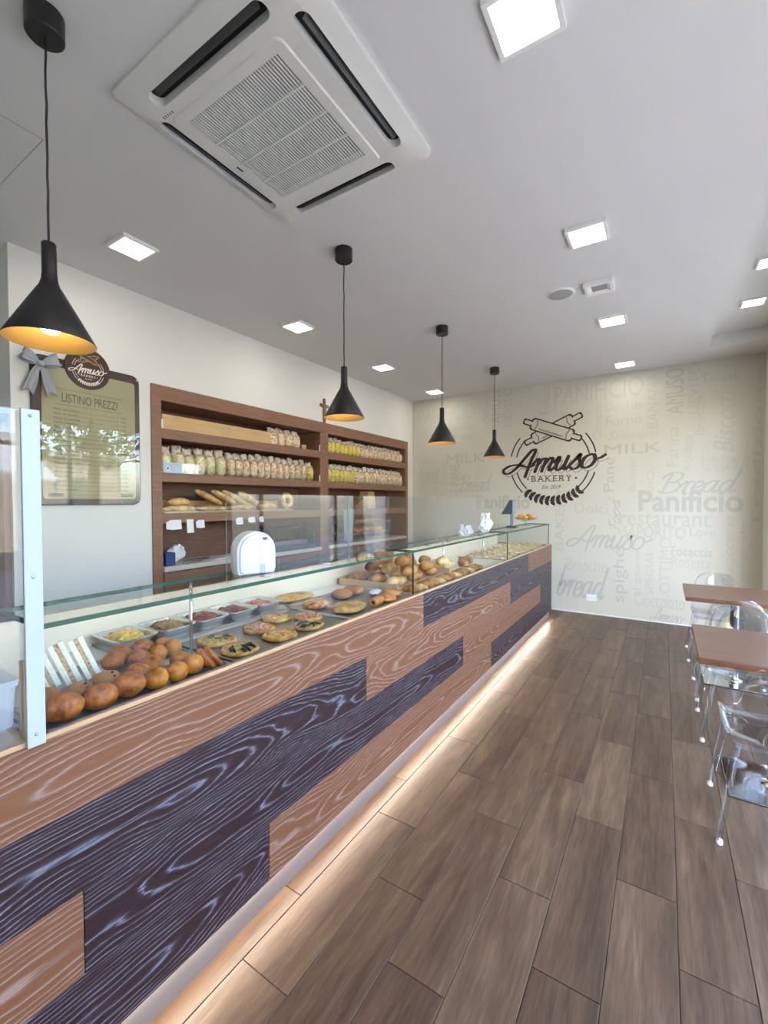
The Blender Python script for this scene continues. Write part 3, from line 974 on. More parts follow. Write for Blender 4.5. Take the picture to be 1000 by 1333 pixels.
# door of the passage behind the counter, in the end face of the wall
mb = MB()
mb.box(-3.535, -3.59, 1.055, 1.09, 0, 2.06)
mb.box(-4.45, -4.39, 1.055, 1.09, 0, 2.06)
mb.box(-4.45, -3.535, 1.055, 1.09, 2.0, 2.06)
mb.box(-4.39, -3.59, 1.07, 1.09, 0, 2.0)
d = struct('door_1', mb, M['mauve'])
MB().tube([(-4.32, 1.07, 1.0), (-4.32, 1.03, 1.0), (-4.2, 1.03, 1.0)], 0.009, 8).build('door_handle', M['chrome'], d, True)

# shop window on the right: piers, header, sill, frames and panes
mb = MB()
mb.box(XR, XR + 0.30, 5.68, YB + 0.1, -0.1, RZ + 0.02)
mb.box(XR, XR + 0.15, YF, 5.68, 2.78, RZ + 0.18)
mb.box(XR, XR + 0.15, YF, -0.52, -0.1, 2.78)
struct('wall_right', mb, M['wall'])
ys = [-0.52, 0.72, 1.96, 3.20, 4.44, 5.68]
for i in range(5):
    a, b = ys[i], ys[i + 1]
    fr = MB()
    fr.box(XR + 0.04, XR + 0.10, a, a + 0.03, 0.0, 2.78)
    fr.box(XR + 0.04, XR + 0.10, b - 0.03, b, 0.0, 2.78)
    fr.box(XR + 0.04, XR + 0.10, a + 0.03, b - 0.03, 2.72, 2.78)
    fr.box(XR + 0.04, XR + 0.10, a + 0.03, b - 0.03, 0.0, 0.09)
    w = struct('window_%d' % (i + 1), fr, M['frame_white'])
    MB().box(XR + 0.066, XR + 0.074, a + 0.03, b - 0.03, 0.09, 2.72).build('pane', M['window'], w)

# street outside
struct('street_pavement', MB().box(XR + 0.30, 4.5, -14, 22, -0.12, -0.03), M['pavement'])
struct('street_road', MB().box(4.5, 10.5, -14, 22, -0.16, -0.10), M['road'])

# ================================================================== COUNTER
XP = -1.205
YC0, YC1 = -0.9, 5.89
ZT = 0.958
counter = thing('bakery_counter', 'long serving counter clad in brown and dark limed oak boards with a lit white plinth', 'counter', (-1.55, 2.5, 0))
off = Vector((1.55, -2.5, 0))


def cpart(name, mb, mat, smooth=False, parent=None):
    o = mb.build(name, mat, counter, smooth)
    o.location = off
    return o


cpart('carcass', MB().box(-1.97, XP - 0.0195, YC0, YC1 - 0.012, 0.104, 0.918), M['casein'])
cpart('plinth', MB().box(-1.93, -1.229, YC0, YC1 - 0.02, 0.0, 0.104), M['plinth'])
cpart('light_shield', MB().box(-1.2288, -1.2264, YC0, YC1 - 0.03, 0.0905, 0.1055), M['acdark'])  # unseen dark lip, added to keep the strip's light off the plinth
cpart('light_strip', MB().prism([(-1.2265, 0.0925), (-1.2225, 0.0915), (-1.2165, 0.1050), (-1.2265, 0.1055)], YC0 + 0.02, YC1 - 0.05, lambda u, v, h: (u, h, v)), M['led'])
ZR = [0.106, 0.319, 0.532, 0.745, ZT - 0.012]
BO = [(3, [(YC0, 2.334, 0), (2.334, 4.735, 1), (4.735, YC1, 0)]), (2, [(YC0, 1.73, 1), (1.73, 4.103, 0), (4.103, YC1, 1)]),
      (1, [(YC0, 0.50, 0), (0.50, 2.947, 1), (2.947, 5.298, 0), (5.298, YC1, 1)]), (0, [(YC0, 1.107, 1), (1.107, 3.567, 0), (3.567, YC1, 1)])]
k = 0
for r, segs in BO:
    for a, b, kind in segs:
        z0, z1 = ZR[r], ZR[r + 1]
        yc, zc = (a + b) / 2, (z0 + z1) / 2
        mb = MB().cbox(-0.01, 0.01, -(b - a) / 2 + 0.0008, (b - a) / 2 - 0.0008, -(z1 - z0) / 2 + 0.0004, (z1 - z0) / 2 - 0.0004, 0.0012)
        o = mb.build('front_board', M['oak_dark' if kind else 'oak_brown'], counter)
        o.location = Vector((XP - 0.01 + random.uniform(-0.0008, 0.0), yc, zc)) + off
        o['label'] = 'dark limed oak board with pale swirling grain' if kind else 'reddish brown limed oak board'
        k += 1
cpart('top_lip', MB().cbox(XP - 0.008, XP, YC0, YC1, ZT - 0.012, ZT, 0.001), M['lip'])
cpart('lip_core', MB().box(XP - 0.024, XP - 0.0195, YC0, YC1 - 0.012, ZT - 0.040, ZT - 0.0115), M['steel'])
cpart('end_panel', MB().box(-1.97, XP - 0.02, YC1 - 0.012, YC1, 0.106, 0.94), M['oak_dark'])
cpart('display_deck', MB().box(-1.96, XP - 0.024, 0.43, YC1 - 0.012, 0.918, 0.928), M['deck'])
cpart('cash_worktop', MB().cbox(-1.97, XP - 0.022, YC0, 0.395, 0.918, 0.946, 0.002), M['worktop'])

# glass display case on the counter
GX, GZ = -1.236, 1.212      # outer face of the front glass, top of the case
GB = -1.50
case = thing('glass_display_case', 'frameless glass display case with green edges standing along the counter', 'display case', (-1.55, 2.5, 0.93))
offc = Vector((1.55, -2.5, -0.93))


def pane(name, x0, x1, y0, y1, z0, z1, parent, offv, thin, mat='glass', edge='glass_edge'):
    """sheet of glass: two clear faces, green cut edges. thin: index of the thin axis"""
    mb = MB().box(x0, x1, y0, y1, z0, z1)
    order = [2, 2, 1, 1, 0, 0]
    mb.mi = [0 if ax == thin else 1 for ax in order]
    o = mb.build(name, [M[mat], M[edge]], parent)
    o.location = offv
    return o


gy = [0.432, 2.262, 4.110, YC1 - 0.03]
for i in range(3):
    pane('front_pane', GX - 0.008, GX, gy[i] + 0.0015, gy[i + 1] - 0.0015, 0.93, GZ - 0.013, case, offc, 0)
    pane('top_pane', GB, GX + 0.004, gy[i] + 0.001, gy[i + 1] - 0.001, GZ - 0.013, GZ, case, offc, 2)
pane('end_pane', -1.90, GX - 0.008, gy[0] - 0.002, gy[0] + 0.008, 0.93, GZ - 0.013, case, offc, 1)
pane('end_pane', -1.90, GX - 0.008, gy[3] - 0.008, gy[3], 0.93, GZ - 0.013, case, offc, 1)
mb = MB().box(-1.915, -1.90, gy[0], gy[3], 0.928, 1.085)
o = mb.build('rear_panel', M['casein'], case); o.location = offc
mb = MB().box(GX + 0.0005, XP - 0.0085, gy[0] + 0.01, gy[3] - 0.01, 0.9465, 0.953)
o = mb.build('front_channel', M['steel'], case); o.location = offc
for yy in (0.991, 3.225, 4.150):
    mb = MB().tube([(-1.49, yy, 0.928), (-1.49, yy, GZ - 0.013)], 0.006, 10)
    o = mb.build('support_rod', M['chrome'], case, True); o.location = offc

# white post with its plexiglass screen
post = thing('screen_post', 'flat pale blue metal post with three screws at the start of the glass case', 'post', (-1.21, 0.405, ZT - 0.012))
mb = MB().cbox(-0.004, 0.004, -0.0175, 0.0175, 0.0, 0.76, 0.001)
mb.build('post_bar', M['pole'], post, loc=(0.014, 0.001, 0))
for z in (0.745, 0.385, 0.028):
    MB().lathe([(0.0, 0.003), (0.003, 0.0025), (0.0042, 0.0)], 10, mi=0).build('screw', M['chrome'], post, True, (0.018, 0.0, z), (0, math.pi / 2, 0))
scr = thing('plexiglass_screen', 'clear plexiglass screen behind the pale blue post at the cash worktop', 'screen', (-1.21, -0.2, ZT - 0.012))
o = pane('sheet', -0.004, 0.002, -0.6, 0.6, 0.0, 0.76, scr, Vector((0, 0, 0)), 0, 'plexi', 'glass_edge_pale')

# guards standing on the glass top
gl = [(1.005, 1.715, 'clear plexiglass guard on the case behind the napkin dispenser end'), (1.72, 2.70, 'clear plexiglass guard on the case in front of the pastry trays'), (2.705, 3.67, 'clear plexiglass guard on the case beside the white paper bags')]
for a, b, lab in gl:
    g = thing('sneeze_guard', lab, 'screen', (-1.30, (a + b) / 2, GZ), group='plexiglass guards on the glass case')
    l = (b - a) / 2
    pane('sheet', -0.002, 0.002, -l, l, 0.0, 0.315, g, Vector((0, 0, 0)), 0, 'plexi', 'glass_edge_pale')
    for s in (-1, 1):
        mb = MB().cbox(0.002, 0.007, -0.012, 0.012, 0, 0.05, 0.001)
        mb.cbox(0.002, 0.034, -0.012, 0.012, 0, 0.004, 0.001)
        mb.build('bracket', M['acrylic'], g, loc=(0, s * (l - 0.16), 0))

# ================================================================== SHELVING IN THE NICHE
sh = thing('wall_shelving', 'dark walnut shelving with two bays built into the white wall', 'shelving', (XL, 4.09, 0))
offs = Vector((-XL, -4.09, 0))


def spart(name, x0, x1, y0, y1, z0, z1, mat='shelf', b=0.002):
    o = MB().cbox(x0, x1, y0, y1, z0, z1, b).build(name, M[mat], sh)
    o.location = offs
    return o


FX = XL + 0.012
BK = XL - ND
spart('side_panel', BK, FX, NY0, NY0 + 0.085, 0, NZ1)
spart('side_panel', BK, FX, NY1 - 0.075, NY1, 0, NZ1)
spart('top_panel', BK, FX, NY0 + 0.085, NY1 - 0.075, NZ1 - 0.125, NZ1)
spart('divider', BK, FX, 4.05, 4.20, 0, NZ1 - 0.125)
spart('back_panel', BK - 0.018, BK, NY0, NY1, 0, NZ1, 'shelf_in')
bays = [(NY0 + 0.085, 4.05), (4.20, NY1 - 0.075)]
SZ = [(2.105, 2.022), (1.740, 1.665), (1.400, 1.318)]
for a, b in bays:
    for z1, z0 in SZ:
        spart('shelf_board', BK, FX - 0.002, a, b, z0, z1)
    spart('base_cabinet', BK, FX - 0.004, a, b, 0.08, 0.915)
    spart('stone_worktop', BK, FX + 0.02, a, b, 0.915, 0.955, 'worktop')
    n = 3
    for i in range(n):
        ya, yb = a + (b - a) * i / n, a + (b - a) * (i + 1) / n
        dd = MB().cbox(FX - 0.004, FX + 0.014, ya + 0.003, yb - 0.003, 0.09, 0.905, 0.002).build('cabinet_door', M['shelf'], sh)
        dd.location = offs
        MB().tube([(FX + 0.014, yb - 0.06, 0.76), (FX + 0.03, yb - 0.06, 0.76), (FX + 0.03, yb - 0.06, 0.88), (FX + 0.014, yb - 0.06, 0.88)], 0.005, 8).build('handle', M['steel'], dd, True)
    for z1, hh in ((1.740, 0.085), (1.400, 0.05)):
        o = MB().box(FX - 0.010, FX - 0.006, a + 0.002, b - 0.002, z1, z1 + hh).build('retaining_strip', M['plexi'], sh)
        o.location = offs
for (z1, yy) in ((2.105, 2.08), (2.105, 4.045), (1.74, 4.045)):
    o = MB().box(FX - 0.014, FX - 0.003, yy - 0.005, yy + 0.01, z1, z1 + 0.075).build('strip_holder', M['white'], sh)
    o.location = offs

# cross above the divider
cr = thing('wooden_cross', 'small wooden cross fixed to the wall above the shelving', 'cross', (XL + 0.012, 4.13, NZ1 - 0.001))
MB().cbox(-0.01, 0.01, -0.016, 0.016, 0, 0.29, 0.003).build('upright', M['cross'], cr)
MB().cbox(-0.01, 0.01, -0.075, 0.075, 0.19, 0.222, 0.003).build('crossbar', M['cross'], cr)
mb = MB()
mb.tube([(0.016, 0, 0.06), (0.018, 0.004, 0.12), (0.018, 0, 0.19)], [0.006, 0.011, 0.010], 8)
mb.tube([(0.016, -0.06, 0.215), (0.018, -0.02, 0.195), (0.018, 0, 0.19), (0.018, 0.02, 0.195), (0.016, 0.06, 0.215)], 0.005, 6)
mb.blob(0.010, 0.010, 0.012, (0.018, 0, 0.212), 1, 0.05, 1, 1)
mb.build('figure', M['ribbon'], cr, True)

# ------------------------------------------------------------------ bags on the shelves
def bag_meshes(seed, w, h, d, content):
    """cellophane bag: stuffed lower half, gathered and folded top, paper label"""
    se = lambda c_: math.copysign(abs(c_) ** 0.55, c_)

    def bshape(p, v):
        k = 1 + 0.07 * noise.noise(v * 2.3 + Vector((seed * 1.7, 0, seed)))
        return Vector((d / 2 * se(v.x) * k, min(w / 2, max(-w / 2, w / 2 * se(v.y) * k)), h * 0.38 * se(v.z)))
    body = MB().blob(d / 2, w / 2, h * 0.38, (0, 0, h * 0.38), seed, 0.0, 1.9, 3, None, shape=bshape)
    top = MB()
    n, rows_ = 14, 5
    vs, fs = [], []
    rs = random.Random(seed)
    for j in range(rows_):
        t = j / (rows_ - 1)
        zz = h * (0.60 + 0.40 * t)
        wk = 0.96 - 0.14 * math.sin(math.pi * t)
        for i in range(n):
            a = 2 * math.pi * i / n
            k = 1 + 0.10 * math.sin(5 * a + seed) * t + rs.uniform(-0.10, 0.05)
            vs.append((d / 2 * (0.85 - 0.55 * t) * k * math.cos(a), w / 2 * wk * k * math.sin(a), zz + 0.020 * rs.uniform(-1, 0.6) * t * t))
    for j in range(rows_ - 1):
        for i in range(n):
            i2 = (i + 1) % n
            fs.append((j * n + i, j * n + i2, (j + 1) * n + i2, (j + 1) * n + i))
    fs.append(tuple((rows_ - 1) * n + i for i in range(n)))
    top.add(vs, fs)
    lab = MB()
    lab.cbox(d * 0.36, d * 0.40, -w * 0.28, w * 0.28, h * 0.60, h * 0.78, 0.001)
    return body.mesh('contents', M[content], True), top.mesh('gathered_top', M['bag_top'], True), lab.mesh('label', M['bag_label'])


BAGS = {}
for kind in ('a', 'b', 'y'):
    BAGS[kind] = [bag_meshes(i * 5 + ord(kind), 0.1, 0.225, 0.13, 'bag_' + kind) for i in range(4)]


ORD = ['first', 'second', 'third', 'fourth', 'fifth', 'sixth', 'seventh', 'eighth', 'ninth', 'tenth', 'eleventh', 'twelfth']


def bag_row(kind, y0, y1, n, zb, hs, label, group):
    for i in range(n):
        c_, t_, l_ = BAGS[kind][i % 4]
        w = (y1 - y0) / n
        y = y0 + w * (i + 0.5)
        r = thing('biscuit_bag', label % ORD[i] if '%s' in label else label, 'bag', (FX - 0.10 + random.uniform(-0.006, 0.006), y, zb), random.uniform(-0.10, 0.10), group)
        r.scale = (1, w / 0.104, hs * random.uniform(0.95, 1.06))
        obj('contents', c_, r)
        obj('gathered_top', t_, r)
        obj('label', l_, r)


bag_row('b', 3.30, 3.76, 4, 2.105, 0.87, '%s cellophane bag of biscuits on the top shelf, counted from the kraft box', 'biscuit bags beside the kraft box')
bag_row('a', 2.095, 2.74, 6, 1.740, 1.02, '%s wide bag of pale pasta on the middle shelf, counted from the blue card', 'pasta bags on the middle shelf')
bag_row('b', 2.76, 3.86, 12, 1.740, 1.05, '%s bag of brown biscuits above the loaves, counted from the pasta bags', 'biscuit bags on the middle shelf')
bag_row('y', 3.88, 3.98, 1, 1.740, 1.0, 'single yellow cellophane bag at the end of the row beside the divider', None)
bag_row('y', 4.225, 4.93, 8, 2.105, 0.87, '%s yellow bag on the upper shelf of the second bay, counted from the divider', 'yellow bags on the upper shelf')
bag_row('b', 4.95, 6.09, 11, 2.105, 0.86, '%s beige bag on the upper shelf, counted from the yellow bags', 'beige bags on the upper shelf')
bag_row('y', 4.225, 4.82, 7, 1.740, 1.02, '%s yellow bag on the middle shelf of the second bay, counted from the divider', 'yellow bags on the middle shelf')
bag_row('b', 4.84, 6.09, 12, 1.740, 1.02, '%s beige bag on the middle shelf of the second bay, counted from the yellow bags', 'beige bags on the middle shelf')

kb = thing('kraft_box', 'long low tan kraft board box lying on the top shelf', 'box', (FX - 0.11, 2.69, 2.105))
MB().cbox(-0.1, 0.085, -0.595, 0.595, 0, 0.120, 0.004).build('box_body', M['kraft'], kb)
MB().cbox(0.082, 0.0875, -0.595, 0.595, 0.085, 0.123, 0.001).build('lid_flap', M['kraft'], kb)
tag(MB().cbox(-0.04, 0.03, -0.035, 0.035, 0, 0.055, 0.004).build('small_box', M['kraft'], None, loc=(FX - 0.08, 3.83, 2.105)), 'small brown box at the end of the biscuit bags on the top shelf', 'box')
cd = MB().cbox(-0.001, 0.001, -0.085, 0.085, 0, 0.085, 0.0005).build('price_card', M['bluecard'], None, loc=(FX - 0.002, 2.17, 1.742))
tag(cd, 'pale blue card standing in front of the pasta bags', 'card')
mb = MB().lathe([(0.018, 0.0), (0.018, 0.0012)], 16, cap1=True, cap0=True)
mb.build('card_badge', M['white'], cd, loc=(0.0008, -0.045, 0.035), rot=(0, math.pi / 2, 0))
mb = MB().lathe([(0.009, 0.0), (0.009, 0.002)], 12, cap1=True, cap0=True)
mb.build('card_badge_dot', M['menu_frame'], cd, loc=(0.0008, -0.045, 0.035), rot=(0, math.pi / 2, 0))

# loaves on the third shelf
def loaf_mesh(l, w, h, seed, mat, cuts=4):
    mb = MB()
    vs, fs = [], []
    n, rws = 14, 22
    for j in range(rws + 1):
        t = j / rws
        e = math.sin(math.pi * t) ** 0.45
        bumpk = 1 + 0.06 * math.sin(t * cuts * 2 * math.pi + seed) + 0.05 * noise.noise(Vector((t * 4, seed, 0)))
        for i in range(n):
            a = 2 * math.pi * i / n
            yy = math.cos(a) * w / 2 * e * bumpk
            zz = math.sin(a) * h / 2 * e * bumpk
            vs.append(((t - 0.5) * l, yy, max(-h * 0.36, zz) + h * 0.36))
    for j in range(rws):
        for i in range(n):
            i2 = (i + 1) % n
            fs.append((j * n + i, j * n + i2, (j + 1) * n + i2, (j + 1) * n + i))
    mb.add(vs, fs)
    return mb.mesh('loaf', M[mat], True)


LOAF = {'long': loaf_mesh(0.46, 0.085, 0.07, 1, 'bread_pale'), 'long2': loaf_mesh(0.40, 0.10, 0.08, 4, 'bread_pale', 3), 'short': loaf_mesh(0.26, 0.12, 0.10, 9, 'bread_pale', 3),
        'roll': loaf_mesh(0.17, 0.10, 0.08, 2, 'bread', 2), 'dark': loaf_mesh(0.30, 0.13, 0.11, 6, 'bread', 3), 'bag': loaf_mesh(0.34, 0.08, 0.07, 3, 'bread', 5)}


def loaf(kind, x, y, z, rz, ry=0.0, label='', group=None, s=1.0, rx=0.0):
    o = obj('bread_loaf', LOAF[kind], None, (x, y, z), (rx, ry, rz))
    o.scale = (s, s, s)
    return tag(o, label, 'bread', group)


PI = math.pi
lx = FX - 0.09
L1 = 'pale long loaf lying on the shelf above the hanging notes'
tb = thing('bread_tray', 'flat wooden board lined with paper under the loaves on the third shelf', 'tray', (FX - 0.14, 2.86, 1.400))
MB().cbox(-0.14, 0.125, -0.76, 0.76, 0, 0.012, 0.002).build('board', M['kraft'], tb)
MB().box(-0.135, 0.12, -0.75, 0.75, 0.012, 0.014).build('paper_liner', M['paper'], tb)
MB().cbox(-0.155, -0.14, -0.76, 0.76, 0, 0.11, 0.002).build('rear_rim', M['kraft'], tb)
zb = 1.415
for kind, y, dx, dz, rz, ry, k_ in (('long2', 2.255, 0.045, 0, 1.54, 0, 0.78), ('long', 2.265, -0.050, 0, 1.60, 0, 0.70), ('long', 2.600, 0.045, 0, 1.54, 0, 0.70), ('long2', 2.610, -0.050, 0, 1.61, 0, 0.76),
                                    ('long2', 2.940, 0.045, 0, 1.55, 0, 0.78), ('long', 2.950, -0.050, 0, 1.60, 0, 0.70), ('short', 2.270, 0.0, 0.052, 1.60, 0, 0.82), ('long', 2.570, 0.0, 0.100, 1.60, 0.42, 0.72),
                                    ('long2', 2.720, 0.01, 0.100, 1.56, 0.42, 0.74), ('long', 2.870, -0.01, 0.100, 1.58, 0.42, 0.72), ('long2', 3.015, 0.01, 0.095, 1.60, 0.42, 0.72), ('short', 3.285, 0.0, 0, 1.5, 0, 0.95)):
    o = loaf(kind, lx + dx, y, zb + dz, rz, ry, L1, 'long loaves on the third shelf', k_)
    if ry:
        o.scale = (k_, k_ * 1.3, k_ * 1.28)
# ring loaf
mb = MB()
vs, fs = [], []
for i in range(26):
    a = 2 * PI * i / 26
    for j in range(12):
        b = 2 * PI * j / 12
        rr = 0.030 * (1 + 0.10 * math.sin(7 * a))
        vs.append((rr * math.sin(b), (0.062 + rr * math.cos(b)) * math.cos(a), (0.062 + rr * math.cos(b)) * math.sin(a)))
for i in range(26):
    for j in range(12):
        fs.append((i * 12 + j, ((i + 1) % 26) * 12 + j, ((i + 1) % 26) * 12 + (j + 1) % 12, i * 12 + (j + 1) % 12))
mb.add(vs, fs)
tag(mb.build('ring_loaf', M['bread_pale'], None, True, (FX - 0.07, 3.56, 1.509), (0, -0.12, 0)), 'ring shaped loaf leaning upright at the end of the third shelf', 'bread')

# notes hanging from the third shelf
for i, (a, b, c, d_) in enumerate(((216, 676, 236, 688), (243, 675, 252, 692), (255, 677, 266, 687), (307, 671, 316, 680), (323, 672, 332, 679), (337, 670, 343, 677))):
    p, q = at(a, b, 0, FX), at(c, d_, 0, FX)
    w, h = q.y - p.y, p.z - q.z
    z1 = min(p.z, 1.345)
    labs = ['wide torn white note', 'tall white note', 'small torn white note', 'fourth small white note', 'fifth small white note', 'last small white note']
    poly = [(-w / 2, -h * 0.9), (-w * 0.1, -h), (w / 2, -h * 0.95), (w / 2, 0), (-w * 0.2, 0.0), (-w / 2, -h * 0.25)] if i != 1 else [(-w / 2, -h), (w / 2, -h), (w / 2, 0), (-w / 2, 0)]
    mb = MB().prism(poly, 0, 0.001, lambda u, v, hh: (hh + 0.01 * (v / h) ** 2, u, v))
    tag(mb.build('paper_note', M['paper'], None, False, (FX - 0.0015, (p.y + q.y) / 2, z1)), labs[i] + ' stuck to the shelf edge under the loaves' if i > 2 else labs[i] + ' stuck to the edge of the third shelf', 'note', 'paper notes on the shelf edge')

# things on the worktop of the shelving
WZ = 0.955
tag(MB().cbox(-0.045, 0.045, -0.045, 0.045, 0, 0.11, 0.004).build('blue_carton', M['blue'], None, loc=(FX - 0.07, 2.155, WZ)), 'small dark blue carton on the stone worktop', 'box')
mb = MB()
mb.blob(0.05, 0.10, 0.075, (0, 0, 0.07), 5, 0.35, 2.2, 3, 0.9)
tag(mb.build('flour_bag', M['paper'], None, False, (FX - 0.19, 2.325, WZ + 0.014), (0.35, 0, 0.3)), 'crumpled white paper bag behind the blue carton', 'bag')
bt = thing('spray_bottle', 'thin dark bottle with yellow cap in the shelving corner', 'bottle', (FX - 0.16, 2.12, WZ))
MB().lathe([(0.028, 0), (0.03, 0.01), (0.03, 0.12), (0.012, 0.16), (0.012, 0.18)], 14, cap0=True, cap1=True).build('bottle_body', M['darkgrey'], bt, True)
MB().lathe([(0.014, 0.18), (0.014, 0.215), (0.008, 0.22)], 12, cap0=True, cap1=True).build('bottle_cap', M['bag_y'], bt, True)
for i, (y, rz, l) in enumerate(((2.375, 0.25, 0.2), (2.50, 0.2, 0.24))):
    t = thing('serving_tongs', 'steel serving tongs lying on the stone worktop', 'tongs', (FX - 0.07 - 0.09 * i, y, WZ), rz, 'tongs on the worktop')
    for s in (-1, 1):
        MB().tube([(0, -l / 2, 0.008), (s * 0.012, 0, 0.010), (s * 0.022, l / 2, 0.008)], [0.006, 0.007, 0.008], 8).build('arm', M['steel'], t, True)
tag(MB().cbox(-0.12, 0.12, -0.24, 0.24, 0, 0.006, 0.001).build('paper_stack', M['paper'], None, False, (FX - 0.17, 2.84, WZ), (0, 0, 0.04)), 'flat stack of wrapping paper on the stone worktop', 'paper')

# bread slicer
sl = thing('bread_slicer', 'dark grey bread slicer with a row of upright blades on the worktop', 'slicer', (FX - 0.13, 3.62, WZ))
MB().cbox(-0.16, 0.14, -0.34, 0.34, 0, 0.05, 0.006).build('base', M['darkgrey'], sl)
MB().cbox(-0.13, 0.05, -0.30, 0.30, 0.05, 0.10, 0.006).build('feed_table', M['steel'], sl)
for s in (-1, 1):
    MB().prism([(-0.16, 0.04), (0.14, 0.04), (0.12, 0.18), (0.02, 0.26), (-0.16, 0.28)], -0.014, 0.014, lambda u, v, h: (u, h, v)).build('side_plate', M['darkgrey'], sl, loc=(0, s * 0.32, 0))
MB().tube([(-0.02, -0.32, 0.25), (-0.02, 0.32, 0.25)], 0.016, 10).build('blade_bar', M['darkgrey'], sl, True)
bm_ = MB().box(-0.004, 0.004, -0.0015, 0.0015, 0.09, 0.25).mesh('blade', M['bladed'])
for i in range(26):
    obj('blade', bm_, sl, (-0.02, -0.28 + 0.56 * i / 25, 0))
tag(MB().cbox(-0.09, 0.09, -0.13, 0.13, 0, 0.004, 0.001).build('paper_sheet', M['paper'], None, False, (FX - 0.13, 3.13, WZ), (0, 0, 0.3)), 'single white sheet on the worktop before the slicer', 'paper')

# right bay: rack trays with pastry, apron, kraft sack
rk = thing('pastry_rack', 'two tier wire rack standing on the worktop of the second bay', 'rack', (FX - 0.15, 5.15, WZ))
for xx in (-0.13, 0.13):
    for yy in (-0.52, 0.52):
        MB().tube([(xx, yy, 0), (xx, yy, 0.30)], 0.006, 8).build('upright', M['steel'], rk, True)
for zz in (0.10, 0.25):
    mb = MB()
    mb.box(-0.14, 0.14, -0.53, 0.53, zz - 0.004, zz)
    for r_ in ((-0.14, -0.135, -0.53, 0.53), (0.135, 0.14, -0.53, 0.53), (-0.14, 0.14, -0.53, -0.525), (-0.14, 0.14, 0.525, 0.53)):
        mb.box(*r_, zz, zz + 0.012)
    mb.build('tray', M['steel'], rk)
for i in range(5):
    o = obj('croissant_loaf', LOAF['roll'].copy(), None, (FX - 0.15, 4.76 + 0.19 * i, WZ + 0.10), (0, 0, 0.3 + 0.2 * (i % 2)))
    o.data.materials[0] = M['croissant']
    o.scale = (1.1, 1.2, 1.35)
    tag(o, 'golden sweet bun on the lower tier of the wire rack', 'bun', 'buns on the lower rack tier')
for i in range(4):
    mb = MB().blob(0.11, 0.12, 0.026, (0, 0, 0.022), 40 + i, 0.2, 2, 2, 0.8)
    tag(mb.build('flat_focaccia', M['focaccia'], None, True, (FX - 0.15, 4.76 + 0.245 * i, WZ + 0.25), (0, 0, i)), 'flat golden focaccia on the upper tier of the wire rack', 'focaccia', 'focaccia on the upper rack tier')
ks = thing('kraft_sack', 'upright brown kraft paper sack on the third shelf of the second bay', 'bag', (FX - 0.15, 5.25, 1.400), 0.15)
MB().prism([(-0.12, 0), (0.12, 0), (0.125, 0.16), (0.10, 0.235), (-0.10, 0.235), (-0.125, 0.16)], -0.08, 0.08, lambda u, v, h: (h * (1 - v * 0.9), u, v)).build('sack_body', M['kraft'], ks)
MB().cbox(-0.066, 0.066, -0.102, 0.102, 0.225, 0.245, 0.003).build('rolled_edge', M['kraft'], ks)
dp = thing('dried_plant', 'small pot with dried stems beside the kraft sack', 'plant', (FX - 0.11, 4.98, 1.400))
MB().lathe([(0.035, 0), (0.045, 0.07), (0.042, 0.07), (0.036, 0.062)], 16, cap0=True, cap1=True).build('pot', M['bread_dark'], dp, True)
mb = MB()
for i in range(16):
    a = 2 * PI * i / 16
    q = random.uniform(0.03, 0.09)
    mb.tube([(0, 0, 0.06), (q * 0.4 * math.cos(a), q * 0.4 * math.sin(a), 0.12), (q * math.cos(a), q * math.sin(a), random.uniform(0.14, 0.19))], [0.002, 0.002, 0.007], 5)
mb.build('stems', M['basil'], dp, True)
ap = thing('hanging_apron', 'pale grey cloth apron hanging from the third shelf by the divider', 'apron', (FX + 0.006, 4.60, 1.39))
vs, fs = [], []
for j in range(9):
    for i in range(13):
        vs.append((0.012 + 0.010 * math.sin(i * 1.4 + j * 0.2), -0.13 + 0.26 * i / 12 * (1 - 0.02 * j), -0.42 * j / 8))
for j in range(8):
    for i in range(12):
        fs.append((j * 13 + i, j * 13 + i + 1, (j + 1) * 13 + i + 1, (j + 1) * 13 + i))
o = MB().add(vs, fs).build('cloth', M['bluegrey'], ap, True)
o.modifiers.new('thickness', 'SOLIDIFY').thickness = 0.004
MB().tube([(0, 0, -0.012), (0.02, 0, -0.006), (0.02, 0, 0.008)], 0.004, 8).build('hook', M['steel'], ap, True)

# ================================================================== MENU BOARD
fnM = lambda u, v, h: (XL + h, u, v)
mbd = thing('menu_board', 'framed price list board with rounded corners and a round brown emblem on the white wall', 'menu board', (XL, 1.54, 1.48))
offm = Vector((-XL, -1.54, -1.48))
my0, my1, mz0, mz1 = 1.190, 1.895, 1.475, 2.475
o = MB().prism(rrect(my0, my1, mz0, mz1, 0.06), 0.0, 0.012, fnM).build('frame', M['menu_frame'], mbd); o.location = offm
o = MB().prism(rrect(my0 + 0.058, my1 - 0.038, mz0 + 0.045, mz1 - 0.062, 0.022), 0.012, 0.0165, fnM).build('frame_line', M['kraft'], mbd); o.location = offm
o = MB().prism(rrect(my0 + 0.062, my1 - 0.042, mz0 + 0.049, mz1 - 0.066, 0.02), 0.0165, 0.018, fnM).build('price_panel', M['menu_panel'], mbd); o.location = offm
cvr = MB().prism(rrect(my0 + 0.01, my1 - 0.01, mz0 + 0.01, mz1 - 0.01, 0.05), 0.0225, 0.0245, fnM)
o = cvr.build('acrylic_cover', M['window'], mbd); o.location = offm
mcy, mcz, mr = 1.528, 2.445, 0.145
o = MB().prism([(mcy + mr * math.cos(2 * PI * i / 40), mcz + mr * math.sin(2 * PI * i / 40)) for i in range(40)], 0.012, 0.028, fnM).build('emblem_disc', M['menu_frame'], mbd); o.location = offm
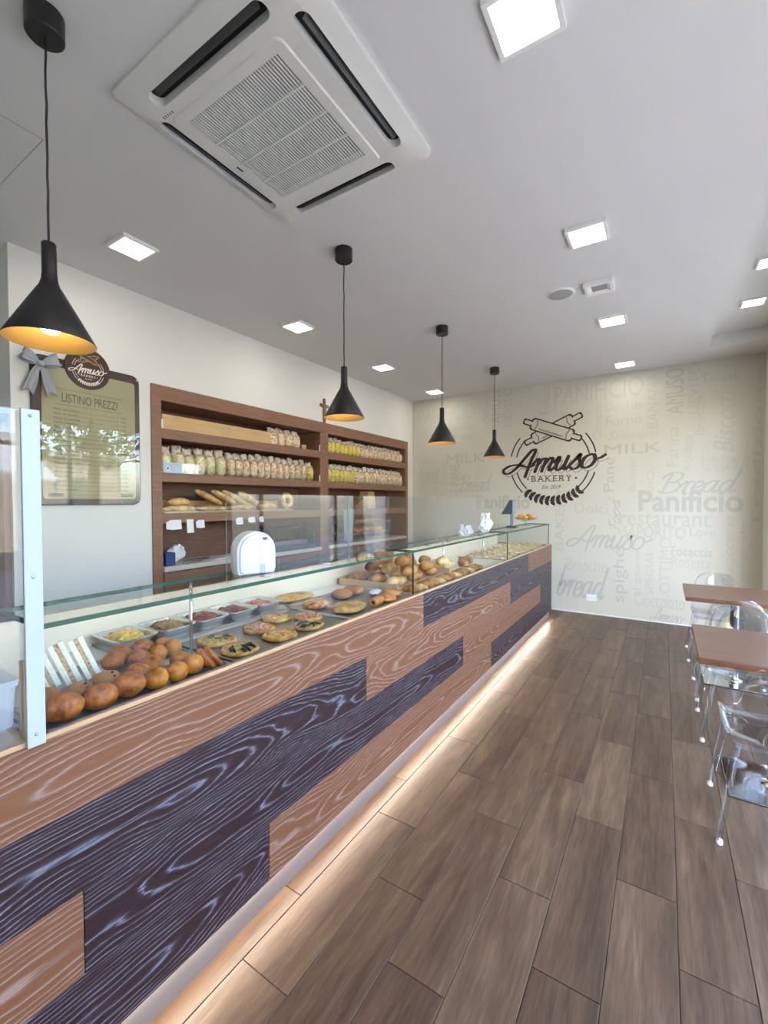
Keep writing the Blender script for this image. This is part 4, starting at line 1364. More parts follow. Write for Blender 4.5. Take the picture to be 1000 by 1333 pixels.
for nm, mb in logo_art(lambda u, v, h: fnM(mcy + u, mcz - 0.012 + v, h), 0.103, 0.0286).items():
    if nm == 'lettering_shadow_line':
        continue
    o = mb.build('emblem_' + nm, M['kraft'] if 'pin_outline' in nm else (M['menu_frame'] if 'pin_fill' in nm else M['cream']), mbd)
    o.location = offm
pt = MB()
text_fit(pt, 'LISTINO PREZZI', 1.365, 1.725, 2.185, 2.245, fnM, 0.0186, -0.002)
for zz in (2.165, 2.270):
    flat_poly(pt, [(1.33, zz), (1.76, zz), (1.76, zz + 0.0022), (1.33, zz + 0.0022)], fnM, 0.0186)
rowsT = ['Pane casareccio', 'Pane di semola', 'Pane ai cereali', 'Pane integrale', 'Pane condito', 'Pane al latte', 'Pane di farro', 'Pane bianco', 'Pane azzimo', 'Treccia', 'Focaccia bianca', 'Focaccia patate',
         'Focaccia al rosmarino', 'Pizza rossa', 'Pizza margherita', 'Biscotti', 'Taralli', 'Crostata', 'Torta di mele']
prices = ['2,80', '3,00', '3,20', '3,20', '3,50', '3,50', '3,80', '4,00', '4,00', '4,50', '7,00', '8,00', '8,00', '9,00', '9,00', '10,00', '10,00', '12,00', '14,00']
for i, s in enumerate(rowsT):
    z = 2.125 - i * 0.0305
    wd = 0.0105 * len(s)
    text_fit(pt, s, 1.315, 1.315 + wd, z, z + 0.0145, fnM, 0.0186, 0.004)
    text_fit(pt, '\u20ac', 1.722, 1.732, z, z + 0.012, fnM, 0.0186, 0.004)
    text_fit(pt, prices[i], 1.75, 1.75 + 0.0095 * len(prices[i]), z, z + 0.012, fnM, 0.0186, 0.004)
    flat_poly(pt, [(1.322 + wd, z), (1.71, z), (1.71, z + 0.0014), (1.322 + wd, z + 0.0014)], fnM, 0.0186)
flat_poly(pt, [(1.40, 1.545), (1.72, 1.545), (1.72, 1.5465), (1.40, 1.5465)], fnM, 0.0186)
for uu, sg in ((1.325, 1), (1.79, -1)):
    for i in range(7):
        cx = uu - 0.04 + 0.0125 * i
        for s in (-1, 1):
            pts = [(cx + 0.009 * math.cos(q) * 1.2, 1.546 + s * 0.006 + 0.0045 * math.sin(q) + s * 0.35 * 0.009 * math.cos(q) * sg) for q in [2 * PI * j / 8 for j in range(8)]]
            flat_poly(pt, pts, fnM, 0.0187)
o = pt.build('price_lettering', M['menu_text'], mbd); o.location = offm
for uu, vv in ((my0 + 0.025, mz0 + 0.025), (my1 - 0.022, mz0 + 0.025), (my1 - 0.022, mz1 - 0.035), (my0 + 0.03, mz1 - 0.03)):
    o = MB().lathe([(0.0, 0.004), (0.006, 0.003), (0.008, 0.0)], 12).build('screw', M['chrome'], mbd, True)
    o.location = Vector((XL + 0.0245, uu, vv)) + offm
    o.rotation_euler = (0, PI / 2, 0)

# silver bow on its corner
bw = thing('silver_bow', 'silver grey ribbon bow tied on the corner of the menu board', 'bow', (XL + 0.025, 1.235, 2.405))


def pleated(path, w0, w1, name, notch=0.0, pleat=0.007):
    """strip of ribbon along a path in the wall plane, pleated at the knot and spreading outwards"""
    P = catmull(path, 5)
    vs, fs, nn = [], [], 9
    for i, p in enumerate(P):
        t = i / (len(P) - 1)
        a, b = Vector(P[max(0, i - 1)]), Vector(P[min(len(P) - 1, i + 1)])
        d = b - a
        d.x = 0
        d.normalize()
        nv = Vector((0, -d.z, d.y))
        ww = w0 + (w1 - w0) * math.sin(PI / 2 * min(1.0, t * 1.25))
        for k_ in range(nn):
            q = -1 + 2 * k_ / (nn - 1)
            e = d * (notch * (abs(q) - 0.5) * t)
            vs.append(Vector(p) + nv * (ww / 2 * q) + e + Vector((pleat * math.cos(q * 7.5) * (0.4 + 0.6 * t), 0, 0)))
    for i in range(len(P) - 1):
        for k_ in range(nn - 1):
            fs.append((i * nn + k_, i * nn + k_ + 1, (i + 1) * nn + k_ + 1, (i + 1) * nn + k_))
    o = MB().add(vs, fs).build(name, M['ribbon'], bw, True)
    o.modifiers.new('thickness', 'SOLIDIFY').thickness = 0.0015


for s in (-1, 1):
    pleated([(0.020, s * 0.006, 0.0), (0.036, s * 0.045, 0.022), (0.040, s * 0.085, 0.040), (0.030, s * 0.098, 0.044)], 0.018, 0.085, 'loop')
    pleated([(0.010, s * 0.006, 0.0), (0.016, s * 0.040, 0.012), (0.022, s * 0.080, 0.030), (0.030, s * 0.098, 0.044)], 0.018, 0.080, 'loop_back')
    pleated([(0.012, s * 0.004, -0.004), (0.016, s * 0.028, -0.060), (0.014, s * 0.046, -0.125), (0.012, s * 0.066, -0.190)], 0.020, 0.066, 'tail', 0.035)
MB().blob(0.018, 0.024, 0.022, (0.022, 0, 0), 3, 0.1, 2, 2).build('knot', M['ribbon'], bw, True)

# ================================================================== LOGO ON THE BACK WALL
c0 = at(718, 602, 1, YB)
lg = thing('wall_emblem', 'dark brown round bakery emblem with crossed rolling pins on the lettered wall', 'wall decal', (c0.x, YB, c0.z))
offl = Vector((-c0.x, -YB, -c0.z))
for nm, mb in logo_art(lambda u, v, h: fnB(c0.x + u, c0.z + v, h), 0.565, 0.0018).items():
    o = mb.build(nm, M['logo_fill'] if 'fill' in nm else M['logo'], lg)
    o.location = offl
# wall socket
so = thing('wall_socket', 'white wall socket low on the lettered wall', 'socket', (at(770, 778, 1, YB).x, YB, at(770, 778, 1, YB).z - 0.04))
MB().cbox(-0.065, 0.065, -0.010, 0, 0, 0.085, 0.003).build('cover_plate', M['socket'], so)
for i in (-1, 0, 1):
    MB().cbox(-0.019, 0.019, -0.013, -0.009, 0.018, 0.067, 0.001).build('socket_module', M['socket'], so, loc=(i * 0.04, 0, 0))
    MB().lathe([(0.004, 0), (0.004, 0.002)], 10, cap1=True).build('socket_hole', M['black'], so, loc=(i * 0.04, -0.0125, 0.042), rot=(PI / 2, 0, 0))

# ================================================================== CEILING FITTINGS
# cassette air conditioner
ax0, ax1, ay0, ay1 = -1.878, -0.930, 0.920, 1.890
acx, acy = (ax0 + ax1) / 2, (ay0 + ay1) / 2
ac = thing('air_conditioner', 'white square ceiling cassette air conditioner with central slatted grille', 'air conditioner', (acx, acy, ZC))
offa = Vector((-acx, -acy, -ZC))
Z1, Z2 = ZC - 0.016, ZC - 0.046


def loop(x0, x1, y0, y1, r, z, n=6):
    return [(x, y, z) for x, y in rrect(x0, x1, y0, y1, r, n)]


mb = MB()
n = 28
L = [loop(ax0, ax1, ay0, ay1, 0.035, ZC), loop(ax0, ax1, ay0, ay1, 0.035, Z1), loop(ax0 + 0.07, ax1 - 0.07, ay0 + 0.07, ay1 - 0.07, 0.05, Z2), loop(ax0 + 0.13, ax1 - 0.13, ay0 + 0.13, ay1 - 0.13, 0.03, Z2)]
vs = [p for l_ in L for p in l_]
fs = [tuple(range(n))]
for j in range(3):
    for i in range(n):
        i2 = (i + 1) % n
        fs.append((j * n + i, (j + 1) * n + i, (j + 1) * n + i2, j * n + i2))
fs.append(tuple(3 * n + i for i in range(n))[::-1])
bodym = MB().add(vs, fs)
body = bodym.build('body', M['ac'], ac)
body.location = offa
# cut the four outlets and the intake opening
cut = MB()
slots = [(-1.735, -1.095, 0.985, 1.050, 0), (-1.735, -1.095, 1.775, 1.84, 0), (-1.060, -0.995, 1.085, 1.725, 1), (-1.835, -1.770, 1.085, 1.725, 1)]
for x0, x1, y0, y1, _ in slots:
    cut.prism(rrect(x0, x1, y0, y1, 0.030, 4), ZC - 0.30, ZC - 0.004, lambda u, v, h: (u, v, h))
cut.prism(rrect(-1.70, -1.16, 1.135, 1.685, 0.012, 3), ZC - 0.30, ZC - 0.010, lambda u, v, h: (u, v, h))
co = cut.build('cutter', M['ac'])
co.location = offa + Vector((acx, acy, ZC))
body_w = body
bo = body.modifiers.new('openings', 'BOOLEAN')
bo.object = co
bo.operation = 'DIFFERENCE'
bo.solver = 'EXACT'
bpy.context.view_layer.update()
dg = bpy.context.evaluated_depsgraph_get()
nm_ = bpy.data.meshes.new_from_object(body.evaluated_get(dg))
body.modifiers.clear()
body.data = nm_
bpy.data.objects.remove(co)
autosmooth(body, 25)
for x0, x1, y0, y1, ax in slots:
    o = MB().prism(rrect(x0 - 0.002, x1 + 0.002, y0 - 0.002, y1 + 0.002, 0.031, 4), ZC - 0.010, ZC - 0.003, lambda u, v, h: (u, v, h)).build('outlet_duct', M['acdark'], ac)
    o.location = offa
    cx, cy = (x0 + x1) / 2, (y0 + y1) / 2
    l = 0.29
    if ax == 0:
        s = 1 if cy < acy else -1
        mb = MB().prism([(-0.004, -0.020), (-0.001, -0.023), (0.020, -0.004), (0.017, 0.0)], -l, l, lambda u, v, h: (h, -u * s, v))
    else:
        s = 1 if cx < acx else -1
        mb = MB().prism([(-0.004, -0.020), (-0.001, -0.023), (0.020, -0.004), (0.017, 0.0)], -l, l, lambda u, v, h: (-u * s, h, v))
    o = mb.build('flap', M['acflap'], ac)
    o.location = Vector((cx, cy, ZC - 0.012)) + offa
# intake grille
o = MB().prism(rrect(-1.70, -1.16, 1.135, 1.685, 0.012, 3), ZC - 0.014, ZC - 0.0095, lambda u, v, h: (u, v, h)).build('intake_filter', M['acdark'], ac); o.location = offa
gf = MB()
oi_, ii_ = loop(-1.745, -1.128, 1.100, 1.745, 0.03, Z2 - 0.006), loop(-1.695, -1.165, 1.140, 1.680, 0.008, Z2 - 0.006)
oo_, io_ = loop(-1.752, -1.121, 1.093, 1.752, 0.034, Z2 + 0.001), loop(-1.695, -1.165, 1.140, 1.680, 0.008, Z2 + 0.006)
vs = oo_ + oi_ + ii_ + io_
fs = []
for j in range(3):
    for i in range(n):
        i2 = (i + 1) % n
        fs.append((j * n + i, (j + 1) * n + i, (j + 1) * n + i2, j * n + i2))
o = autosmooth(gf.add(vs, fs).build('grille_frame', M['ac'], ac), 25); o.location = offa
sm = MB().box(-0.0033, 0.0033, 1.14 - 1.41, 1.68 - 1.41, -0.003, 0.001).mesh('slat', M['ac'])
for i in range(40):
    obj('slat', sm, ac, Vector((-1.69 + 0.52 * i / 39, 1.41, Z2 - 0.0015)) + offa)
for i in range(3):
    o = MB().box(-1.697, -1.163, -0.003, 0.003, -0.003, 0.004).build('cross_bar', M['ac'], ac)
    o.location = Vector((0, 1.275 + 0.135 * i, Z2 - 0.007)) + offa
for i in range(5):
    o = MB().box(-0.002, 0.002, -0.006 + 0.001 * i, 0.006, -0.0008, 0.0).build('indicator_mark', M['acdark'], ac)
    o.location = Vector((-1.765 + 0.014 * i, 1.078, Z2)) + offa
o = MB().box(-0.004, 0.004, -0.018, 0.018, -0.0012, 0.0).build('maker_badge', M['acdark'], ac)
o.location = Vector((-1.722, 1.43, Z2 - 0.006)) + offa

# LED panels
def downlight(x, y, z, label, group, k=1.0):
    t = thing('ceiling_light', label, 'ceiling light', (x, y, z), 0, group)
    t.scale = (k, k, 1)
    mb = MB()
    s, q = 0.112, 0.094
    A = [(-s, -s, 0), (s, -s, 0), (s, s, 0), (-s, s, 0)]
    B_ = [(a, b, -0.020) for a, b, _ in A]
    C_ = [(a / s * q, b / s * q, -0.020) for a, b, _ in A]
    D_ = [(a / s * q, b / s * q, -0.014) for a, b, _ in A]
    vs = A + B_ + C_ + D_
    fs = []
    for j in range(3):
        for i in range(4):
            i2 = (i + 1) % 4
            fs.append((j * 4 + i, (j + 1) * 4 + i, (j + 1) * 4 + i2, j * 4 + i2))
    mb.add(vs, fs)
    mb.build('frame', M['white'], t)
    MB().box(-q + 0.0005, q - 0.0005, -q + 0.0005, q - 0.0005, -0.0145, -0.010).build('diffuser', M['down'], t)
    return t


for i, y in enumerate((5.94, 4.52, 3.05, 1.54)):
    downlight(-2.89, y, ZC, '%s square LED ceiling panel from the lettered wall in the row above the staff side' % ORD[i], 'LED panels above the staff side')
for i, y in enumerate((5.958, 4.473, 2.957, 1.523, 0.02)):
    downlight(-0.413, y, ZC, '%s square LED ceiling panel from the lettered wall in the row above the customer floor' % ORD[i], 'LED panels above the customer floor')
for i, y in enumerate((5.03, 4.25, 3.5, 2.0)):
    downlight(0.64, y, RZ, '%s square LED panel from the lettered wall in the raised ceiling strip' % ORD[i], 'LED panels in the raised strip', 0.78)

# loudspeaker and vent in the ceiling
sp = thing('ceiling_speaker', 'round grey loudspeaker grille set in the ceiling', 'speaker', (-0.706, 3.70, ZC))
MB().lathe([(0.088, -0.010), (0.100, -0.008), (0.106, 0.0)], 36).build('rim', M['white'], sp, True)
MB().lathe([(0.0, -0.012), (0.05, -0.0115), (0.090, -0.009)], 36).build('grille', M['grille'], sp, True)
vt = thing('ceiling_vent', 'square white ceiling vent box with a dished grey grille', 'vent', (-0.434, 3.71, ZC))
mb = MB()
s, q = 0.098, 0.076
A = [(-s, -s, 0), (s, -s, 0), (s, s, 0), (-s, s, 0)]
vs = A + [(a, b, -0.035) for a, b, _ in A] + [(a / s * q, b / s * q, -0.035) for a, b, _ in A] + [(a / s * 0.05, b / s * 0.05, -0.018) for a, b, _ in A]
fs = [(j * 4 + i, (j + 1) * 4 + i, (j + 1) * 4 + (i + 1) % 4, j * 4 + (i + 1) % 4) for j in range(3) for i in range(4)] + [(12, 15, 14, 13)]
mb.add(vs, fs).build('vent_body', M['white'], vt)
for i in range(7):
    MB().box(-0.05, 0.05, -0.0035, 0.0035, -0.0225, -0.0178).build('vent_slat', M['grille'], vt, loc=(0, -0.042 + 0.014 * i, 0))

# pendant lamps
pend = None
plab = ['black funnel pendant lamp with golden inside hanging in front of the menu board', 'black funnel pendant lamp with golden inside hanging before the middle of the shelving',
        'black funnel pendant lamp with golden inside hanging before the corner of the lettered wall', 'black funnel pendant lamp with golden inside hanging beside the round emblem']
for i, y in enumerate((0.665, 2.298, 3.797, 5.307)):
    t = thing('pendant_lamp', plab[i], 'pendant lamp', (-1.772, y, 2.045), 0, 'black pendant lamps over the counter')
    if i == 0:
        outer = [(0.132, 0.0), (0.1325, 0.003), (0.085, 0.090), (0.045, 0.162), (0.030, 0.188), (0.024, 0.208), (0.0215, 0.235), (0.0215, 0.328), (0.019, 0.332), (0.004, 0.333)]
        inner = [(0.132, 0.0), (0.1305, 0.0005), (0.083, 0.089), (0.043, 0.160), (0.027, 0.186), (0.0, 0.192)]
        ms = [MB().lathe(outer, 48).mesh('lamp_shade', M['black'], True), MB().lathe(inner[::-1], 48).mesh('shade_lining', M['gold'], True),
              MB().lathe([(0.0, 0.026), (0.022, 0.031), (0.032, 0.048), (0.031, 0.066), (0.018, 0.100), (0.014, 0.140)], 24).mesh('bulb', M['bulb'], True),
              MB().lathe([(0.016, 0.135), (0.017, 0.188)], 16).mesh('lamp_holder', M['white'], True),
              MB().lathe([(0.0, ZC - 2.045 - 0.075), (0.052, ZC - 2.045 - 0.075), (0.056, ZC - 2.045 - 0.071), (0.056, ZC - 2.045)], 36).mesh('ceiling_rose', M['black'], False)]
        for e_ in ms[4:]:
            e_.polygons.foreach_set('use_smooth', [True] * len(e_.polygons))
            e_.set_sharp_from_angle(angle=math.radians(40))
        cz = ZC - 2.045 - 0.07
        cpts = [(0.0015 * math.sin(j * 1.9), 0.0015 * math.cos(j * 2.3) if 0 < j < 12 else 0, 0.33 + (cz - 0.33) * j / 12) for j in range(13)]
        ms.append(MB().tube(cpts, 0.0038, 8).mesh('cord', M['cord'], True))
    for nm, me in zip(('lamp_shade', 'shade_lining', 'bulb', 'lamp_holder', 'ceiling_rose', 'cord'), ms):
        obj(nm, me, t)

# ================================================================== TABLES AND CHAIRS
def table(x, y, label):
    t = thing('bistro_table', label, 'table', (x, y, 0), 0, 'bistro tables')
    s = 0.35
    MB().cbox(-s, s, -s, s, 0.715, 0.730, 0.0015).build('table_top', M['table'], t)
    MB().cbox(-s + 0.001, s - 0.001, -s + 0.001, s - 0.001, 0.698, 0.7155, 0.0015).build('top_core', M['table_edge'], t)
    MB().lathe([(0.0, 0.012), (0.06, 0.012), (0.06, 0.018), (0.034, 0.022), (0.030, 0.05), (0.030, 0.66), (0.05, 0.68), (0.10, 0.69), (0.10, 0.699), (0.0, 0.699)], 28).build('column', M['chrome'], t, True)
    MB().cbox(-0.21, 0.21, -0.21, 0.21, 0.002, 0.013, 0.002).build('base_plate', M['chrome'], t)
    MB().cbox(-0.213, 0.213, -0.213, 0.213, 0.0, 0.004, 0.001).build('base_pad', M['black'], t)


table(0.505, 3.00, 'square bistro table with brown laminate top and chrome base, nearer the entrance')
table(0.505, 4.62, 'square bistro table with brown laminate top and chrome base, nearer the lettered wall')

# clear acrylic chair: one-piece seat shell, back with a tapering panel, splayed round legs
def chair_parts():
    W = 0.205
    # shell profile from front lip of seat to top of back, facing +y
    prof = [(0.235, 0.415, 0.93), (0.22, 0.438, 0.98), (0.15, 0.446, 1.0), (0.02, 0.438, 1.0), (-0.10, 0.434, 0.98), (-0.165, 0.445, 0.95), (-0.198, 0.480, 0.92), (-0.212, 0.54, 0.90), (-0.224, 0.62, 0.86), (-0.236, 0.70, 0.78), (-0.243, 0.755, 0.64), (-0.246, 0.785, 0.42)]
    P = catmull(prof, 4)
    nn = 13
    vs, fs = [], []
    for y, z, k in P:
        back = max(0.0, min(1.0, (z - 0.46) / 0.1))
        for i in range(nn):
            u = -1 + 2 * i / (nn - 1)
            vs.append((u * W * k, y + back * 0.05 * u * u, z + (1 - back) * 0.018 * u * u - (0.01 * (1 - u * u) if back < 0.5 else 0)))
    for j in range(len(P) - 1):
        for i in range(nn - 1):
            fs.append((j * nn + i, j * nn + i + 1, (j + 1) * nn + i + 1, (j + 1) * nn + i))
    sm_ = MB().add(vs, fs)
    o = sm_.build('tmp', M['acrylic'], None, True)
    md = o.modifiers.new('t', 'SOLIDIFY')
    md.thickness = 0.007
    bpy.context.view_layer.update()
    me = bpy.data.meshes.new_from_object(o.evaluated_get(bpy.context.evaluated_depsgraph_get()))
    bpy.data.objects.remove(o)
    fr = MB().tube([(0.165, 0.175, 0.428), (0.19, 0.20, 0.25), (0.225, 0.235, 0.018)], [0.017, 0.015, 0.012], 12).mesh('leg', M['acrylic'], True)
    re = MB().tube([(0.16, -0.135, 0.428), (0.19, -0.18, 0.25), (0.228, -0.235, 0.018)], [0.017, 0.015, 0.012], 12).mesh('leg', M['acrylic'], True)
    ff = MB().lathe([(0.0, 0.0), (0.0125, 0.0), (0.0135, 0.005), (0.0125, 0.020), (0.0, 0.026)], 14).mesh('foot_cap', M['rubber'], True)
    st = MB().tube([(-0.17, 0.165, 0.405), (0.17, 0.165, 0.405)], 0.010, 10).mesh('seat_rail', M['acrylic'], True)
    st2 = MB().tube([(-0.165, -0.13, 0.405), (0.165, -0.13, 0.405)], 0.010, 10).mesh('seat_rail', M['acrylic'], True)
    return me, fr, re, ff, st, st2


CH = chair_parts()
CHM = {}


def mirrored(me):
    if me.name not in CHM:
        c = me.copy()
        for v in c.vertices:
            v.co.x = -v.co.x
        c.flip_normals()
        CHM[me.name] = c
    return CHM[me.name]


def chair(x, y, rz, label):
    t = thing('acrylic_chair', label, 'chair', (x, y, 0), rz, 'clear acrylic chairs')
    me, fr, re, ff, st, st2 = CH
    obj('seat_shell', me, t)
    for s in (1, -1):
        for l, yy in ((fr, 0.235), (re, -0.235)):
            lg_ = obj('leg', l if s > 0 else mirrored(l), t)
            c = obj('foot_cap', ff, lg_, (s * 0.226, yy, 0))
            c['label'] = 'white foot cap'
    obj('seat_rail', st, t)
    obj('seat_rail', st2, t)


chair(0.448, 2.615, 0.0, 'clear acrylic chair at the bistro table nearer the entrance, back towards the entrance')
chair(0.445, 3.585, PI, 'clear acrylic chair at the bistro table nearer the entrance, back towards the lettered wall')
chair(0.452, 4.245, 0.0, 'clear acrylic chair at the bistro table nearer the lettered wall, back towards the entrance')
chair(0.436, 5.205, PI, 'clear acrylic chair at the bistro table nearer the lettered wall, back towards that wall')

# ================================================================== FOOD IN THE CASE
DZ = 0.928


def steel_tray(x0, x1, y0, y1, label, group='steel trays in the display case'):
    t = thing('steel_tray', label, 'tray', ((x0 + x1) / 2, (y0 + y1) / 2, DZ), 0, group)
    a, b = (x1 - x0) / 2, (y1 - y0) / 2
    MB().box(-a + 0.008, a - 0.008, -b + 0.008, b - 0.008, 0.0, 0.003).build('tray_bottom', M['steel'], t)
    mb = MB()
    A = rrect(-a + 0.008, a - 0.008, -b + 0.008, b - 0.008, 0.012, 4)
    B_ = rrect(-a + 0.002, a - 0.002, -b + 0.002, b - 0.002, 0.016, 4)
    C_ = rrect(-a - 0.004, a + 0.004, -b - 0.004, b + 0.004, 0.018, 4)
    q = len(A)
    vs = [(x, y, 0.003) for x, y in A] + [(x, y, 0.016) for x, y in B_] + [(x, y, 0.0165) for x, y in C_] + [(x, y, 0.013) for x, y in C_]
    fs = [(j * q + i, j * q + (i + 1) % q, (j + 1) * q + (i + 1) % q, (j + 1) * q + i) for j in range(3) for i in range(q)]
    mb.add(vs, fs).build('tray_rim', M['steel'], t, True)


steel_tray(-1.462, -1.254, 0.448, 0.978, 'narrow steel tray with fried rice balls along the front glass')
steel_tray(-1.664, -1.474, 0.448, 0.978, 'steel tray with white sandwiches and fried balls behind the front tray')
steel_tray(-1.646, -1.256, 1.006, 1.668, 'steel tray full of small round pizzas')
steel_tray(-1.700, -1.256, 1.680, 2.325, 'steel tray with focaccia and brown buns beside the pizzas')
TZ = DZ + 0.003
RB = [MB().blob(0.050, 0.043, 0.040, (0, 0, 0.038), 10 + i, 0.10, 1.3, 3, 0.9).mesh('rice_ball', M['fried'], True) for i in range(3)]
RB2 = [MB().blob(0.034, 0.034, 0.033, (0, 0, 0.031), 20 + i, 0.07, 1.5, 3, 0.9).mesh('rice_ball', M['fried2'], True) for i in range(3)]
BN = [MB().blob(0.052, 0.042, 0.037, (0, 0, 0.034), 30 + i, 0.08, 1.2, 3, 0.88).mesh('raisin_bun', M['bun'], True) for i in range(2)]


FRONT, REAR = [], []


def relax(items, x0, x1, y0, y1):
    """let round things on one tray push each other apart until they only touch"""
    P = [[o.location.x, o.location.y, r] for o, r in items]
    for it in range(400):
        for i in range(len(P)):
            for j in range(i):
                dx, dy = P[i][0] - P[j][0], P[i][1] - P[j][1]
                d = math.hypot(dx, dy) or 1e-6
                ov = P[i][2] + P[j][2] - d
                if ov > 0:
                    k = 0.25 * ov / d
                    P[i][0] += dx * k; P[i][1] += dy * k
                    P[j][0] -= dx * k; P[j][1] -= dy * k
        for p in P:
            p[0] = min(max(p[0], x0 + p[2]), x1 - p[2])
            p[1] = min(max(p[1], y0 + p[2]), y1 - p[2])
    for (o, r), p in zip(items, P):
        o.location.x, o.location.y = p[0], p[1]


def put(meshes, i, px, py, zc, rz, name, label, cat, group, dx=0.0, sc_=1.0):
    """thing whose middle is seen at (px, py), its middle zc above the tray"""
    p = at(px, py, 2, TZ + zc)
    o = obj(name, meshes[i % len(meshes)], None, (p.x + dx, p.y, TZ), (0, 0, rz))
    o.scale = (sc_, sc_, sc_)
    r_ = sc_ * (0.0335 if meshes is RB2 else 0.051 if meshes is BN else 0.046)
    (REAR if 'rear' in label else FRONT).append((o, r_))
    return tag(o, label, cat, group)


GA = 'large oval fried rice ball on the tray along the front glass'
for i, (px, py) in enumerate(((90, 924), (139, 907), (182, 893), (157, 879))):
    put(RB, i, px, py, 0.038, [0.6, 1.0, 0.75, 0.4][i], 'rice_ball', GA, 'rice ball', 'large fried rice balls', sc_=[0.96, 0.90, 0.92, 0.86][i])
put(RB, 4, 70, 897, 0.038, 1.2, 'rice_ball', GA, 'rice ball', 'large fried rice balls', sc_=0.84)
put(RB, 5, 154, 866, 0.038, 1.0, 'rice_ball', GA, 'rice ball', 'large fried rice balls', sc_=0.84)
for i, (px, py) in enumerate(((106, 898), (126, 883))):
    o = put(BN, i, px, py, 0.034, 0.9, 'raisin_bun', 'pale brown bun with raisins in front of the white sandwiches', 'bun', 'raisin buns', sc_=0.84)
    for a, b, c in ((0.02, -0.01, 0.068), (0.036, 0.012, 0.056), (0.03, -0.022, 0.058)):
        MB().blob(0.006, 0.005, 0.004, (a, b, c), 2, 0.2, 2, 1).build('raisin', M['raisin'], o, True)
for i, (px, py) in enumerate(((150, 848), (162, 855), (188, 836), (191, 856))):
    put(RB, i, px, py, 0.036, [0.3, 1.4, 0.8, 0.6][i], 'rice_ball', 'oval fried rice ball on the rear steel tray before the foil pans', 'rice ball', 'fried rice balls on the rear tray', sc_=[0.78, 0.78, 0.79, 0.79][i])
for i, (px, py) in enumerate(((218, 847), (225, 834), (243, 838))):
    put(RB2, i, px, py, 0.031, i, 'rice_ball', 'round golden fried ball on the rear steel tray before the foil pans', 'rice ball', 'golden balls on the rear tray', sc_=[0.90, 0.90, 0.96][i])
for i, (px, py) in enumerate(((222, 877), (246, 870), (264, 863), (245, 855))):
    put(RB2, i, px, py, 0.031, i * 1.3, 'rice_ball', 'round golden fried ball on the front tray beside the breaded triangles', 'rice ball', 'golden balls on the front tray', sc_=[1.0, 0.98, 1.0, 0.95][i])

relax(FRONT, -1.452, -1.262, 0.458, 0.908)
relax(REAR, -1.655, -1.482, 0.705, 0.968)

# breaded triangular sandwiches leaning against each other
tri = [(-0.055, 0), (0.055, 0), (0.004, 0.072), (-0.004, 0.072)]
bt_ = MB().prism(tri, -0.011, 0.011, lambda u, v, h: (u, h, v))
bm2 = bmesh.new()
me_ = bt_.mesh('breaded_triangle', M['fried'])
bm2.from_mesh(me_)
bmesh.ops.bevel(bm2, geom=bm2.edges[:], offset=0.005, segments=2, affect='EDGES')
bm2.to_mesh(me_)
bm2.free()
me_.polygons.foreach_set('use_smooth', [True] * len(me_.polygons))
for i, (px, py) in enumerate(((270, 851), (279, 855))):
    o = obj('breaded_triangle', me_, None, (-1.325, 0.936 + 0.028 * i, TZ + 0.003), (0.40, 0, 0.0))
    tag(o, 'breaded fried triangle sandwich standing at the end of the golden balls', 'sandwich', 'breaded triangles')

# white club sandwiches
def sandwich(px, py, label):
    p = at(px, py, 2, TZ + 0.004)
    t = thing('club_sandwich', label, 'sandwich', (min(p.x, -1.492), p.y, TZ + 0.006), 0, 'white club sandwiches')
    t.rotation_euler = Euler((0.36, -0.10, -0.30))
    # upright half: the long cut face looks at the front glass and shows the layers
    out = [(0.0, 0.0), (0.0, 0.140), (-0.012, 0.140), (-0.072, 0.062), (-0.072, 0.046), (-0.022, 0.0)]
    for a, b, nm, mt in ((-0.021, -0.006, 'bread_slice', 'sandwich'), (-0.0075, 0.0075, 'filling', 'filling'), (0.006, 0.021, 'bread_slice', 'sandwich')):
        g_ = 0.0 if nm == 'bread_slice' else 0.0025
        me = MB().prism([(u - g_ * (0.6 if u > -0.01 else -1), min(max(v, g_), 0.14 - g_)) for u, v in out], a, b, lambda u, v, h: (u, h, v)).mesh(nm, M[mt])
        q = bmesh.new(); q.from_mesh(me)
        bmesh.ops.bevel(q, geom=q.edges[:], offset=0.0016, segments=1, affect='EDGES')
        bmesh.ops.recalc_face_normals(q, faces=q.faces[:])
        q.to_mesh(me); q.free()
        obj(nm, me, t)


sandwich(70, 897, 'white club sandwich half standing upright next to the end pane')
sandwich(98, 891, 'white club sandwich half standing upright between the two others')
sandwich(123, 882, 'white club sandwich half standing upright nearest the foil pans')

